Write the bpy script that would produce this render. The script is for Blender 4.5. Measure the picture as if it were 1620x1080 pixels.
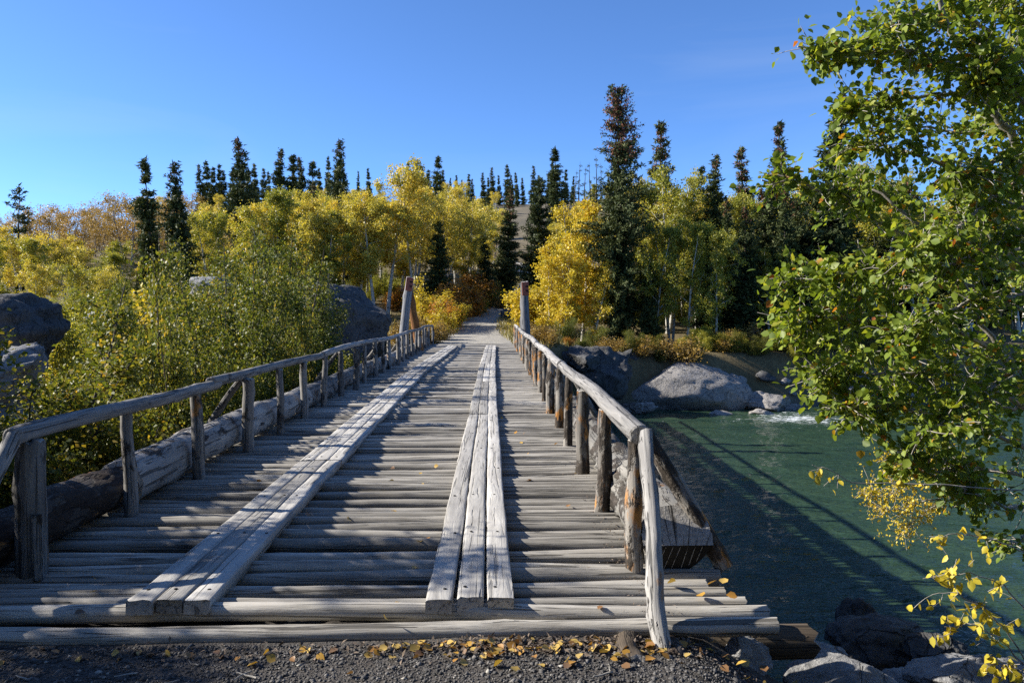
import bpy, bmesh, math, random
import numpy as np
from mathutils import Vector, Matrix, noise

# ------------------------------------------------------------------ scene, camera, light
scene = bpy.context.scene
COL = scene.collection
for o in list(bpy.data.objects):
    bpy.data.objects.remove(o, do_unlink=True)

F = 1200.0                      # focal length in pixels of a 1620 wide frame
CAMZ = 1.7
cam_d = bpy.data.cameras.new('camera')
cam_d.sensor_width = 36.0
cam_d.lens = F / 1620 * 36
cam_d.clip_start = 0.05
cam_d.clip_end = 3000
cam = bpy.data.objects.new('camera', cam_d)
COL.objects.link(cam)
cam.location = (0, 0, CAMZ)
cam.rotation_euler = (math.radians(90 - 2.48), 0, math.radians(-1.241))
scene.camera = cam

SUN = Vector((-1.0, 0.13, 0.585)).normalized()       # direction towards the sun
elev = math.asin(SUN.z)
world = bpy.data.worlds.new('World')
scene.world = world
world.use_nodes = True
wn = world.node_tree
bg = wn.nodes['Background']
sky = wn.nodes.new('ShaderNodeTexSky')
sky.sky_type = 'NISHITA'
sky.sun_disc = False
sky.sun_elevation = elev
sky.sun_rotation = math.atan2(SUN.x, SUN.y)
sky.altitude = 1500
sky.air_density = 0.8
sky.dust_density = 0.5
sky.ozone_density = 9.0
wtc = wn.nodes.new('ShaderNodeTexCoord'); wmp = wn.nodes.new('ShaderNodeMapping'); wno = wn.nodes.new('ShaderNodeTexNoise')
wrm = wn.nodes.new('ShaderNodeMapRange'); wmx = wn.nodes.new('ShaderNodeMix'); wmx.data_type = 'RGBA'
wmp.inputs['Scale'].default_value = (1.1, 1.6, 8.0); wno.inputs['Scale'].default_value = 1.6; wno.inputs['Detail'].default_value = 6; wno.inputs['Distortion'].default_value = 0.8
wrm.inputs[1].default_value = 0.5; wrm.inputs[2].default_value = 0.8; wrm.inputs[3].default_value = 0.0; wrm.inputs[4].default_value = 0.12
wn.links.new(wtc.outputs['Generated'], wmp.inputs[0]); wn.links.new(wmp.outputs[0], wno.inputs[0]); wn.links.new(wno.outputs[0], wrm.inputs[0])
wn.links.new(wrm.outputs[0], wmx.inputs[0]); wn.links.new(sky.outputs[0], wmx.inputs[6]); wmx.inputs[7].default_value = (3.2, 3.5, 3.8, 1)
wn.links.new(wmx.outputs[2], bg.inputs[0])           # thin cirrus
bg.inputs[1].default_value = 0.113

sun_d = bpy.data.lights.new('sun', 'SUN')
sun_d.energy = 5.0
sun_d.angle = math.radians(0.53)
sun_d.color = (1.0, 0.94, 0.84)
sun = bpy.data.objects.new('sun', sun_d)
COL.objects.link(sun)
sun.rotation_euler = SUN.to_track_quat('Z', 'Y').to_euler()
sun.location = (-30, 10, 30)

scene.view_settings.view_transform = 'Standard'
scene.view_settings.look = 'None'
scene.view_settings.exposure = 1.15
scene.view_settings.gamma = 1.0
scene.cycles.use_denoising = False
scene.cycles.max_bounces = 6
scene.cycles.transparent_max_bounces = 6

CR = cam.rotation_euler.to_matrix()
def at(px, py, Y):
    """world point on the plane y = Y that the photograph shows at (px, py)"""
    d = CR @ Vector(((px - 810) / F, -(py - 540) / F, -1.0))
    k = Y / d.y
    return Vector((d.x * k, Y, CAMZ + d.z * k))

# ------------------------------------------------------------------ materials
def new_mat(name):
    m = bpy.data.materials.new(name)
    m.use_nodes = True
    nt = m.node_tree
    nt.nodes.clear()
    out = nt.nodes.new('ShaderNodeOutputMaterial')
    return m, nt, out
def nd(nt, typ, ins=None, **props):
    n = nt.nodes.new(typ)
    for k, v in props.items():
        setattr(n, k, v)
    for k, v in (ins or {}).items():
        if hasattr(v, 'is_output'):
            nt.links.new(v, n.inputs[k])
        else:
            n.inputs[k].default_value = v
    return n
def c4(c): return (c[0], c[1], c[2], 1.0)
def ramp(nt, fac, stops):
    r = nt.nodes.new('ShaderNodeValToRGB')
    el = r.color_ramp.elements
    while len(el) > 1: el.remove(el[-1])
    el[0].position = stops[0][0]; el[0].color = c4(stops[0][1])
    for p, c in stops[1:]:
        e = el.new(p); e.color = c4(c)
    nt.links.new(fac, r.inputs[0])
    return r.outputs[0]
def noise_n(nt, vec, scale, detail=4, rough=0.55, dist=0.0):
    return nd(nt, 'ShaderNodeTexNoise', {'Vector': vec, 'Scale': scale, 'Detail': detail, 'Roughness': rough, 'Distortion': dist}).outputs[0]
def mapped(nt, vec, sc, loc=None):
    n = nd(nt, 'ShaderNodeMapping', {'Vector': vec, 'Scale': sc})
    if loc is not None: nt.links.new(loc, n.inputs['Location'])
    return n.outputs[0]
def mixc(nt, fac, a, b, mode='MIX'):
    n = nt.nodes.new('ShaderNodeMix'); n.data_type = 'RGBA'; n.blend_type = mode
    for s, v in ((0, fac), (6, a), (7, b)):
        if hasattr(v, 'is_output'): nt.links.new(v, n.inputs[s])
        else: n.inputs[s].default_value = c4(v) if isinstance(v, tuple) else v
    return n.outputs[2]
def math_n(nt, op, a, b=0.0, c=None, clamp=False):
    n = nt.nodes.new('ShaderNodeMath'); n.operation = op; n.use_clamp = clamp
    for i, v in enumerate((a, b) if c is None else (a, b, c)):
        if hasattr(v, 'is_output'): nt.links.new(v, n.inputs[i])
        else: n.inputs[i].default_value = v
    return n.outputs[0]
def bump(nt, h, strength, dist):
    return nd(nt, 'ShaderNodeBump', {'Height': h, 'Strength': strength, 'Distance': dist}).outputs[0]

def wood_mat(name, dark, mid, light, bark=0.0, bark_col=(0.035, 0.028, 0.022), orange=0.0, crack=0.75, grain=20.0):
    """weathered wood with the grain along local X; bark = share still covered by bark, orange = fresh patches"""
    m, nt, out = new_mat(name)
    tc = nd(nt, 'ShaderNodeTexCoord').outputs['Object']
    rnd = nd(nt, 'ShaderNodeObjectInfo').outputs['Random']
    off = nd(nt, 'ShaderNodeCombineXYZ', {'X': math_n(nt, 'MULTIPLY', rnd, 37.0), 'Y': math_n(nt, 'MULTIPLY', rnd, 11.0)}).outputs[0]
    v1 = mapped(nt, tc, (1.3, grain, grain), off)
    g = noise_n(nt, v1, 1.0, 7, 0.65, 0.6)
    v2 = mapped(nt, tc, (0.7, grain * 1.9, grain * 1.9), off)
    ck = noise_n(nt, v2, 1.0, 3, 0.5, 1.2)
    v3 = mapped(nt, tc, (1.6, 2.6, 2.6), off)
    bl = noise_n(nt, v3, 1.0, 4, 0.6)
    col = ramp(nt, g, [(0.28, dark), (0.5, mid), (0.72, light)])
    col = mixc(nt, ramp(nt, bl, [(0.35, (0, 0, 0)), (0.7, (0.55, 0.55, 0.55))]), col, tuple(x * 0.62 for x in mid))
    ckm = ramp(nt, ck, [(0.36, (1, 1, 1)), (0.42, (0, 0, 0))])
    col = mixc(nt, math_n(nt, 'MULTIPLY', ckm, crack), col, tuple(x * 0.22 for x in dark))
    bri = math_n(nt, 'MULTIPLY_ADD', rnd, 0.62, 0.62)
    col = mixc(nt, 1.0, col, nd(nt, 'ShaderNodeCombineColor', {0: bri, 1: bri, 2: bri}).outputs[0], 'MULTIPLY')
    h = math_n(nt, 'SUBTRACT', g, math_n(nt, 'MULTIPLY', ckm, 0.9))
    if bark > 0:
        v4 = mapped(nt, tc, (3.0, 7.0, 7.0), off)
        bn = noise_n(nt, v4, 1.0, 5, 0.65)
        t = 0.5 + (0.5 - bark) * 0.5
        bm = ramp(nt, bn, [(t - 0.03, (0, 0, 0)), (t + 0.03, (1, 1, 1))])
        v5 = mapped(nt, tc, (9.0, 26.0, 26.0), off)
        bt = noise_n(nt, v5, 1.0, 5, 0.7)
        bc = ramp(nt, bt, [(0.3, tuple(x * 0.45 for x in bark_col)), (0.55, bark_col), (0.75, tuple(x * 2.6 for x in bark_col))])
        if orange > 0:
            v6 = mapped(nt, tc, (2.0, 4.5, 4.5), off)
            on = noise_n(nt, v6, 1.3, 4, 0.6)
            t2 = 0.5 + (0.5 - orange) * 0.45
            col = mixc(nt, ramp(nt, on, [(t2 - 0.03, (0, 0, 0)), (t2 + 0.05, (1, 1, 1))]), col, mixc(nt, g, (0.20, 0.075, 0.018), (0.55, 0.27, 0.075)))
        col = mixc(nt, bm, col, bc)
        h = math_n(nt, 'ADD', h, math_n(nt, 'MULTIPLY', bm, math_n(nt, 'MULTIPLY_ADD', bt, 2.2, 0.6)))
    b = nd(nt, 'ShaderNodeBsdfPrincipled', {'Base Color': col, 'Roughness': 0.82, 'Specular IOR Level': 0.25, 'Normal': bump(nt, h, 0.8, 0.012)})
    nt.links.new(b.outputs[0], out.inputs[0])
    return m

M = {}
M['deck'] = wood_mat('weathered_deck_wood', (0.145, 0.13, 0.11), (0.35, 0.325, 0.28), (0.50, 0.47, 0.415))
M['plank'] = wood_mat('sawn_plank_wood', (0.24, 0.225, 0.20), (0.42, 0.40, 0.365), (0.54, 0.52, 0.47), crack=0.55, grain=13)
M['rail'] = wood_mat('handrail_wood', (0.12, 0.115, 0.11), (0.29, 0.28, 0.265), (0.45, 0.43, 0.40), bark=0.16, bark_col=(0.06, 0.05, 0.04))
M['brace'] = wood_mat('brace_wood', (0.10, 0.097, 0.092), (0.24, 0.232, 0.22), (0.40, 0.385, 0.355), bark=0.28, bark_col=(0.06, 0.05, 0.04), orange=0.08)
M['post'] = wood_mat('barky_post_wood', (0.10, 0.09, 0.08), (0.24, 0.22, 0.195), (0.36, 0.34, 0.30), bark=0.48, bark_col=(0.055, 0.045, 0.036), orange=0.42)
M['postl'] = wood_mat('grey_post_wood', (0.09, 0.085, 0.08), (0.21, 0.20, 0.185), (0.33, 0.31, 0.28), bark=0.33, bark_col=(0.05, 0.042, 0.035), orange=0.1)
M['curb'] = wood_mat('curb_log_wood', (0.12, 0.115, 0.105), (0.27, 0.255, 0.235), (0.42, 0.40, 0.36), bark=0.3, bark_col=(0.05, 0.04, 0.033), grain=10)
M['char'] = wood_mat('dark_rotten_wood', (0.03, 0.025, 0.022), (0.085, 0.07, 0.058), (0.2, 0.18, 0.16), bark=0.55, bark_col=(0.03, 0.02, 0.014), orange=0.2, grain=9)
M['tower'] = wood_mat('tower_post_wood', (0.09, 0.09, 0.09), (0.17, 0.17, 0.175), (0.25, 0.25, 0.25), grain=12)
M['brown'] = wood_mat('brown_post_wood', (0.12, 0.045, 0.015), (0.26, 0.11, 0.035), (0.36, 0.17, 0.06), grain=12)
M['old'] = wood_mat('old_brown_wood', (0.06, 0.045, 0.03), (0.15, 0.115, 0.08), (0.25, 0.2, 0.14), bark=0.2)

M['curbr'] = wood_mat('barky_kerb_wood', (0.10, 0.095, 0.085), (0.22, 0.21, 0.19), (0.36, 0.34, 0.31), bark=0.5, bark_col=(0.05, 0.042, 0.035), orange=0.06, grain=10)
def end_mat():
    m, nt, out = new_mat('cut_end_grain')
    tc = nd(nt, 'ShaderNodeTexCoord').outputs['Object']
    sx = nd(nt, 'ShaderNodeSeparateXYZ', {0: tc})
    ang = math_n(nt, 'ARCTAN2', sx.outputs[1], math_n(nt, 'ADD', sx.outputs[2], 0.3))
    cv = nd(nt, 'ShaderNodeCombineXYZ', {0: math_n(nt, 'MULTIPLY', ang, 9.0), 1: math_n(nt, 'MULTIPLY', sx.outputs[0], 1.2)}).outputs[0]
    ck = noise_n(nt, cv, 1.6, 4, 0.6, 0.3)
    ckm = ramp(nt, ck, [(0.40, (1, 1, 1)), (0.44, (0, 0, 0))])
    g = noise_n(nt, tc, 40, 4, 0.6)
    col = ramp(nt, g, [(0.3, (0.20, 0.19, 0.175)), (0.7, (0.38, 0.36, 0.33))])
    col = mixc(nt, math_n(nt, 'MULTIPLY', ckm, 0.9), col, (0.02, 0.018, 0.015))
    b = nd(nt, 'ShaderNodeBsdfPrincipled', {'Base Color': col, 'Roughness': 0.9, 'Specular IOR Level': 0.2,
           'Normal': bump(nt, math_n(nt, 'SUBTRACT', g, math_n(nt, 'MULTIPLY', ckm, 2.0)), 0.6, 0.01)})
    nt.links.new(b.outputs[0], out.inputs[0])
    return m
M['end'] = end_mat()

def plain(name, col, rough=0.8, var=0.35, scale=14.0, bumps=0.3, dist=0.01, spec=0.3):
    m, nt, out = new_mat(name)
    tc = nd(nt, 'ShaderNodeTexCoord').outputs['Object']
    g = noise_n(nt, tc, scale, 6, 0.65)
    c = ramp(nt, g, [(0.3, tuple(x * (1 - var) for x in col)), (0.7, tuple(min(1, x * (1 + var)) for x in col))])
    b = nd(nt, 'ShaderNodeBsdfPrincipled', {'Base Color': c, 'Roughness': rough, 'Specular IOR Level': spec, 'Normal': bump(nt, g, bumps, dist)})
    nt.links.new(b.outputs[0], out.inputs[0])
    return m
M['rust'] = plain('red_brown_plate', (0.30, 0.085, 0.05), 0.7, 0.25, 10)
M['black'] = plain('dark_slot_and_shade', (0.012, 0.011, 0.010), 0.9, 0.2)
M['bark'] = plain('brown_bark', (0.075, 0.06, 0.048), 0.9, 0.5, 9, 0.8, 0.03)
M['stem'] = plain('grey_stem_bark', (0.30, 0.275, 0.24), 0.8, 0.5, 12, 0.5, 0.01)
M['darkstem'] = plain('dark_stem_bark', (0.07, 0.058, 0.048), 0.85, 0.5, 12, 0.5, 0.01)
M['litter'] = plain('bark_litter', (0.13, 0.10, 0.075), 0.95, 0.7, 30)
M['soil'] = plain('dark_deck_soil', (0.035, 0.029, 0.024), 0.95, 0.6, 25, 0.8, 0.02)

def aspen_bark():
    m, nt, out = new_mat('aspen_bark')
    tc = nd(nt, 'ShaderNodeTexCoord').outputs['Object']
    g = noise_n(nt, mapped(nt, tc, (4, 4, 9)), 1.0, 5, 0.6)
    c = ramp(nt, g, [(0.36, (0.05, 0.045, 0.04)), (0.43, (0.38, 0.36, 0.31)), (0.8, (0.56, 0.54, 0.48))])
    b = nd(nt, 'ShaderNodeBsdfPrincipled', {'Base Color': c, 'Roughness': 0.7})
    nt.links.new(b.outputs[0], out.inputs[0])
    return m
M['aspenbark'] = aspen_bark()

def leaf_mat(name, stops, rough=0.45, trans=0.35, spec=0.35, objvar=0.25):
    """stops: colours over the per-leaf random attribute"""
    m, nt, out = new_mat(name)
    r = nd(nt, 'ShaderNodeAttribute', attribute_name='rnd').outputs['Fac']
    ob = nd(nt, 'ShaderNodeObjectInfo').outputs['Random']
    fac = math_n(nt, 'ADD', math_n(nt, 'MULTIPLY', r, 1 - objvar), math_n(nt, 'MULTIPLY', ob, objvar), clamp=True)
    col = ramp(nt, fac, stops)
    b = nd(nt, 'ShaderNodeBsdfPrincipled', {'Base Color': col, 'Roughness': rough, 'Specular IOR Level': spec})
    t = nd(nt, 'ShaderNodeBsdfTranslucent', {'Color': mixc(nt, 1.0, col, (1.25, 1.15, 0.55), 'MULTIPLY')})
    mx = nd(nt, 'ShaderNodeMixShader', {0: trans, 1: b.outputs[0], 2: t.outputs[0]})
    nt.links.new(mx.outputs[0], out.inputs[0])
    return m
M['yellow'] = leaf_mat('yellow_aspen_leaves', [(0.0, (0.22, 0.22, 0.04)), (0.35, (0.45, 0.40, 0.07)), (0.7, (0.60, 0.50, 0.09)), (1.0, (0.66, 0.47, 0.09))], trans=0.42)
M['gold'] = leaf_mat('golden_leaves', [(0.0, (0.33, 0.29, 0.03)), (0.5, (0.57, 0.455, 0.045)), (0.85, (0.62, 0.44, 0.04)), (1.0, (0.55, 0.24, 0.02))])
M['ygreen'] = leaf_mat('yellow_green_leaves', [(0.0, (0.10, 0.13, 0.022)), (0.4, (0.25, 0.27, 0.04)), (0.75, (0.43, 0.39, 0.06)), (1.0, (0.56, 0.42, 0.06))], trans=0.42)
M['shrub'] = leaf_mat('shrub_leaves', [(0.0, (0.048, 0.072, 0.013)), (0.4, (0.11, 0.138, 0.022)), (0.72, (0.24, 0.22, 0.036)), (1.0, (0.48, 0.31, 0.04))], rough=0.52, spec=0.35, trans=0.42)
M['alder'] = leaf_mat('green_alder_leaves', [(0.0, (0.07, 0.112, 0.015)), (0.4, (0.165, 0.235, 0.028)), (0.8, (0.30, 0.345, 0.045)), (0.955, (0.44, 0.40, 0.055)), (0.975, (0.5, 0.27, 0.03)), (1.0, (0.30, 0.09, 0.02))], rough=0.48, spec=0.35, objvar=0.0, trans=0.5)
M['orange'] = leaf_mat('orange_bush_leaves', [(0.0, (0.20, 0.13, 0.03)), (0.5, (0.44, 0.20, 0.03)), (1.0, (0.50, 0.29, 0.04))])
M['ochre'] = leaf_mat('ochre_bush_leaves', [(0.0, (0.18, 0.14, 0.05)), (0.5, (0.33, 0.22, 0.06)), (1.0, (0.48, 0.30, 0.07))])
M['fallen'] = leaf_mat('fallen_yellow_leaf', [(0.0, (0.44, 0.31, 0.10)), (0.3, (0.50, 0.33, 0.07)), (0.55, (0.40, 0.20, 0.035)), (0.8, (0.25, 0.13, 0.05)), (1.0, (0.13, 0.08, 0.045))], trans=0.2, objvar=1.0)
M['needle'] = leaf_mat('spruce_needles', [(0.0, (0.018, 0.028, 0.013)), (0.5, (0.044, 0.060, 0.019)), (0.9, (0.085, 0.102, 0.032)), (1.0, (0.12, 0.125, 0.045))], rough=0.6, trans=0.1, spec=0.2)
M['cone'] = leaf_mat('brown_spruce_cones', [(0.0, (0.085, 0.038, 0.024)), (1.0, (0.22, 0.09, 0.05))], rough=0.7, trans=0.03, spec=0.2)
M['grass'] = leaf_mat('dry_grass', [(0.0, (0.10, 0.11, 0.03)), (0.5, (0.24, 0.21, 0.08)), (1.0, (0.36, 0.29, 0.13))], trans=0.3)
M['pebble'] = leaf_mat('gravel_stones', [(0.0, (0.026, 0.025, 0.023)), (0.5, (0.08, 0.076, 0.073)), (0.9, (0.17, 0.16, 0.15)), (1.0, (0.34, 0.32, 0.28))], rough=0.85, trans=0.0, objvar=0)

def rock_mat(name, a, b, lichen=0.2):
    m, nt, out = new_mat(name)
    tc = nd(nt, 'ShaderNodeTexCoord').outputs['Object']
    rnd = nd(nt, 'ShaderNodeObjectInfo').outputs['Random']
    off = nd(nt, 'ShaderNodeCombineXYZ', {0: math_n(nt, 'MULTIPLY', rnd, 50.0)}).outputs[0]
    v = mapped(nt, tc, (1, 1, 1), off)
    big = noise_n(nt, v, 1.1, 5, 0.6, 0.4)
    fine = noise_n(nt, v, 14.0, 6, 0.7)
    c = ramp(nt, big, [(0.3, a), (0.7, b)])
    c = mixc(nt, 0.5, c, ramp(nt, fine, [(0.3, tuple(x * 0.5 for x in a)), (0.7, tuple(x * 1.3 for x in b))]))
    sp = noise_n(nt, v, 90.0, 2, 0.5)
    c = mixc(nt, math_n(nt, 'MULTIPLY', ramp(nt, sp, [(0.55, (0, 0, 0)), (0.68, (1, 1, 1))]), 0.35), c, (0.05, 0.05, 0.05))
    li = noise_n(nt, v, 4.5, 5, 0.7)
    c = mixc(nt, ramp(nt, li, [(0.66 - lichen * 0.3, (0, 0, 0)), (0.74 - lichen * 0.3, (0.6, 0.6, 0.6))]), c, (0.09, 0.085, 0.06))
    ck = nd(nt, 'ShaderNodeTexNoise', {'Vector': v, 'Scale': 1.6, 'Detail': 4.0, 'Distortion': 1.4}).outputs[0]
    ckm = ramp(nt, math_n(nt, 'ABSOLUTE', math_n(nt, 'SUBTRACT', ck, 0.5)), [(0.0, (1, 1, 1)), (0.016, (0, 0, 0))])
    c = mixc(nt, math_n(nt, 'MULTIPLY', ckm, 0.3), c, (0.03, 0.028, 0.025))
    h = math_n(nt, 'SUBTRACT', math_n(nt, 'ADD', big, math_n(nt, 'MULTIPLY', fine, 0.35)), math_n(nt, 'MULTIPLY', ckm, 0.35))
    p = nd(nt, 'ShaderNodeBsdfPrincipled', {'Base Color': c, 'Roughness': 0.88, 'Specular IOR Level': 0.25, 'Normal': bump(nt, h, 1.0, 0.12)})
    nt.links.new(p.outputs[0], out.inputs[0])
    return m
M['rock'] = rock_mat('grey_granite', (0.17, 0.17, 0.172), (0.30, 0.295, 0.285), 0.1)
M['shaderock'] = rock_mat('shade_darkened_rock', (0.045, 0.045, 0.046), (0.115, 0.115, 0.115), 0.35)  # shade put into the base colour: albedo lowered for boulders seen from their shaded side
M['bankrock'] = rock_mat('brown_grey_river_rock', (0.19, 0.178, 0.165), (0.32, 0.30, 0.275), 0.15)

def ground_mat():
    m, nt, out = new_mat('forest_ground')
    g = nd(nt, 'ShaderNodeNewGeometry').outputs['Position']
    s = nd(nt, 'ShaderNodeSeparateXYZ', {0: g})
    n1 = noise_n(nt, g, 0.35, 6, 0.65)
    n2 = noise_n(nt, g, 5.0, 6, 0.7)
    n3 = noise_n(nt, g, 60.0, 3, 0.6)
    forest = ramp(nt, n1, [(0.3, (0.055, 0.046, 0.026)), (0.5, (0.13, 0.105, 0.055)), (0.7, (0.20, 0.165, 0.09))])
    forest = mixc(nt, 0.45, forest, ramp(nt, n2, [(0.3, (0.04, 0.032, 0.02)), (0.7, (0.22, 0.17, 0.09))]))
    hill = mixc(nt, n1, (0.11, 0.095, 0.065), (0.21, 0.18, 0.13))
    forest = mixc(nt, ramp(nt, math_n(nt, 'MULTIPLY', s.outputs[1], 0.004), [(0.4, (0, 0, 0)), (0.7, (1, 1, 1))]), forest, hill)
    grav = mixc(nt, n3, (0.035, 0.032, 0.029), (0.12, 0.112, 0.105))
    grav = mixc(nt, ramp(nt, n2, [(0.4, (0, 0, 0)), (0.7, (0.5, 0.5, 0.5))]), grav, (0.075, 0.06, 0.045))
    bed = mixc(nt, n2, (0.06, 0.06, 0.05), (0.15, 0.145, 0.12))
    col = mixc(nt, ramp(nt, math_n(nt, 'MULTIPLY', s.outputs[1], 0.02), [(0.09, (1, 1, 1)), (0.14, (0, 0, 0))]), forest, grav)
    col = mixc(nt, ramp(nt, math_n(nt, 'MULTIPLY_ADD', s.outputs[2], 0.1, 0.5), [(0.13, (1, 1, 1)), (0.24, (0, 0, 0))]), col, bed)
    h = math_n(nt, 'ADD', n2, math_n(nt, 'MULTIPLY', n3, 0.4))
    p = nd(nt, 'ShaderNodeBsdfPrincipled', {'Base Color': col, 'Roughness': 0.95, 'Specular IOR Level': 0.1, 'Normal': bump(nt, h, 0.9, 0.05)})
    nt.links.new(p.outputs[0], out.inputs[0])
    return m
M['ground'] = ground_mat()

def path_mat():
    m, nt, out = new_mat('pale_gravel_path')
    g = nd(nt, 'ShaderNodeNewGeometry').outputs['Position']
    n1 = noise_n(nt, mapped(nt, g, (1.6, 0.25, 1)), 1.0, 5, 0.6)
    n2 = noise_n(nt, g, 9.0, 6, 0.75)
    c = ramp(nt, n1, [(0.3, (0.25, 0.235, 0.20)), (0.6, (0.38, 0.355, 0.30)), (0.75, (0.28, 0.25, 0.17))])
    c = mixc(nt, 0.5, c, ramp(nt, n2, [(0.3, (0.13, 0.12, 0.10)), (0.7, (0.42, 0.39, 0.34))]))
    p = nd(nt, 'ShaderNodeBsdfPrincipled', {'Base Color': c, 'Roughness': 0.95, 'Specular IOR Level': 0.1, 'Normal': bump(nt, n2, 0.8, 0.04)})
    nt.links.new(p.outputs[0], out.inputs[0])
    return m
M['path'] = path_mat()

def water_mat():
    m, nt, out = new_mat('green_river_water')
    g = nd(nt, 'ShaderNodeNewGeometry').outputs['Position']
    s = nd(nt, 'ShaderNodeSeparateXYZ', {0: g})
    w1 = noise_n(nt, mapped(nt, g, (0.9, 2.2, 1)), 1.0, 4, 0.6, 0.8)
    w2 = noise_n(nt, mapped(nt, g, (4.0, 9.0, 1)), 1.0, 3, 0.55, 0.5)
    # broken white water below the bank rocks
    dx = math_n(nt, 'MULTIPLY', math_n(nt, 'SUBTRACT', s.outputs[0], 14.6), 0.33)
    dy = math_n(nt, 'MULTIPLY', math_n(nt, 'SUBTRACT', s.outputs[1], 36.0), 0.42)
    d2 = math_n(nt, 'ADD', math_n(nt, 'MULTIPLY', dx, dx), math_n(nt, 'MULTIPLY', dy, dy))
    near = math_n(nt, 'POWER', 2.718, math_n(nt, 'MULTIPLY', d2, -1.0))
    fn = noise_n(nt, mapped(nt, g, (1.5, 5.0, 1)), 1.5, 5, 0.7, 0.6)
    foam = ramp(nt, math_n(nt, 'ADD', fn, math_n(nt, 'MULTIPLY', near, 0.22)), [(0.69, (0, 0, 0)), (0.78, (1, 1, 1))])
    w3 = noise_n(nt, mapped(nt, g, (0.10, 0.42, 1)), 1.0, 4, 0.6, 1.5)
    body = mixc(nt, w1, (0.010, 0.030, 0.020), (0.026, 0.054, 0.032))
    body = mixc(nt, ramp(nt, w3, [(0.35, (0, 0, 0)), (0.7, (1, 1, 1))]), body, (0.038, 0.068, 0.036))
    col = mixc(nt, foam, body, (0.7, 0.74, 0.74))
    h = math_n(nt, 'ADD', math_n(nt, 'ADD', w1, math_n(nt, 'MULTIPLY', w3, 2.0)), math_n(nt, 'MULTIPLY', w2, 0.45))
    p = nd(nt, 'ShaderNodeBsdfPrincipled', {'Base Color': col, 'Roughness': math_n(nt, 'MULTIPLY_ADD', foam, 0.5, 0.05), 'IOR': 1.33, 'Normal': bump(nt, h, 1.0, 0.13)})
    nt.links.new(p.outputs[0], out.inputs[0])
    return m
M['water'] = water_mat()

# ------------------------------------------------------------------ mesh helpers
class MB:
    """collects polygons (with material index and a random value per vertex) for one mesh"""
    def __init__(s): s.v = []; s.f = []; s.m = []; s.a = []; s.n = 0
    def add(s, verts, faces, mat=0, rnd=0.5):
        verts = np.asarray(verts, dtype=np.float32).reshape(-1, 3)
        s.v.append(verts)
        a = np.empty(len(verts), dtype=np.float32); a[:] = rnd
        s.a.append(a)
        faces = np.asarray(faces, dtype=np.int32) + s.n
        s.f.append(faces); s.m.append(np.full(len(faces), mat, dtype=np.int32))
        s.n += len(verts)
    def mesh(s, name, mats, smooth=False):
        me = bpy.data.meshes.new(name)
        V = np.concatenate(s.v)
        me.vertices.add(len(V)); me.vertices.foreach_set('co', V.ravel())
        tot = np.concatenate([np.full(len(f), f.shape[1], dtype=np.int32) for f in s.f])
        loops = np.concatenate([f.ravel() for f in s.f])
        me.loops.add(len(loops)); me.loops.foreach_set('vertex_index', loops)
        me.polygons.add(len(tot))
        me.polygons.foreach_set('loop_start', np.concatenate([[0], np.cumsum(tot)[:-1]]).astype(np.int32))
        me.polygons.foreach_set('loop_total', tot)
        me.polygons.foreach_set('material_index', np.concatenate(s.m))
        if smooth: me.polygons.foreach_set('use_smooth', np.ones(len(tot), dtype=bool))
        at_ = me.attributes.new('rnd', 'FLOAT', 'POINT'); at_.data.foreach_set('value', np.concatenate(s.a))
        for mm in mats: me.materials.append(mm)
        me.update(calc_edges=True); me.validate()
        return me

def tube(mb, pts, rad, sides=8, mat=0, cap=True, rnd=0.5):
    pts = np.asarray([tuple(p) for p in pts], dtype=float); n = len(pts)
    tan = np.gradient(pts, axis=0); tan /= np.linalg.norm(tan, axis=1)[:, None] + 1e-9
    ref = np.array([0.0, 0, 1]) if abs(tan[0][2]) < 0.8 else np.array([0.0, 1, 0])
    u = np.cross(tan, ref); u /= np.linalg.norm(u, axis=1)[:, None] + 1e-9
    w = np.cross(tan, u)
    a = np.linspace(0, 2 * math.pi, sides, endpoint=False)
    r = np.asarray(rad, dtype=float)
    if r.ndim == 0: r = np.full(n, r)
    V = pts[:, None, :] + r[:, None, None] * (np.cos(a)[None, :, None] * u[:, None, :] + np.sin(a)[None, :, None] * w[:, None, :])
    i = np.arange(n - 1)[:, None] * sides; j = np.arange(sides)[None, :]; k = (j + 1) % sides
    Fq = np.stack([i + j, i + k, i + sides + k, i + sides + j], -1).reshape(-1, 4)
    mb.add(V.reshape(-1, 3), Fq, mat, rnd)
    if cap:
        base = V[-1]; c = pts[-1] + tan[-1] * r[-1] * 0.3
        mb.add(np.vstack([base, c]), [(q, (q + 1) % sides, sides) for q in range(sides)], mat, rnd)

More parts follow.
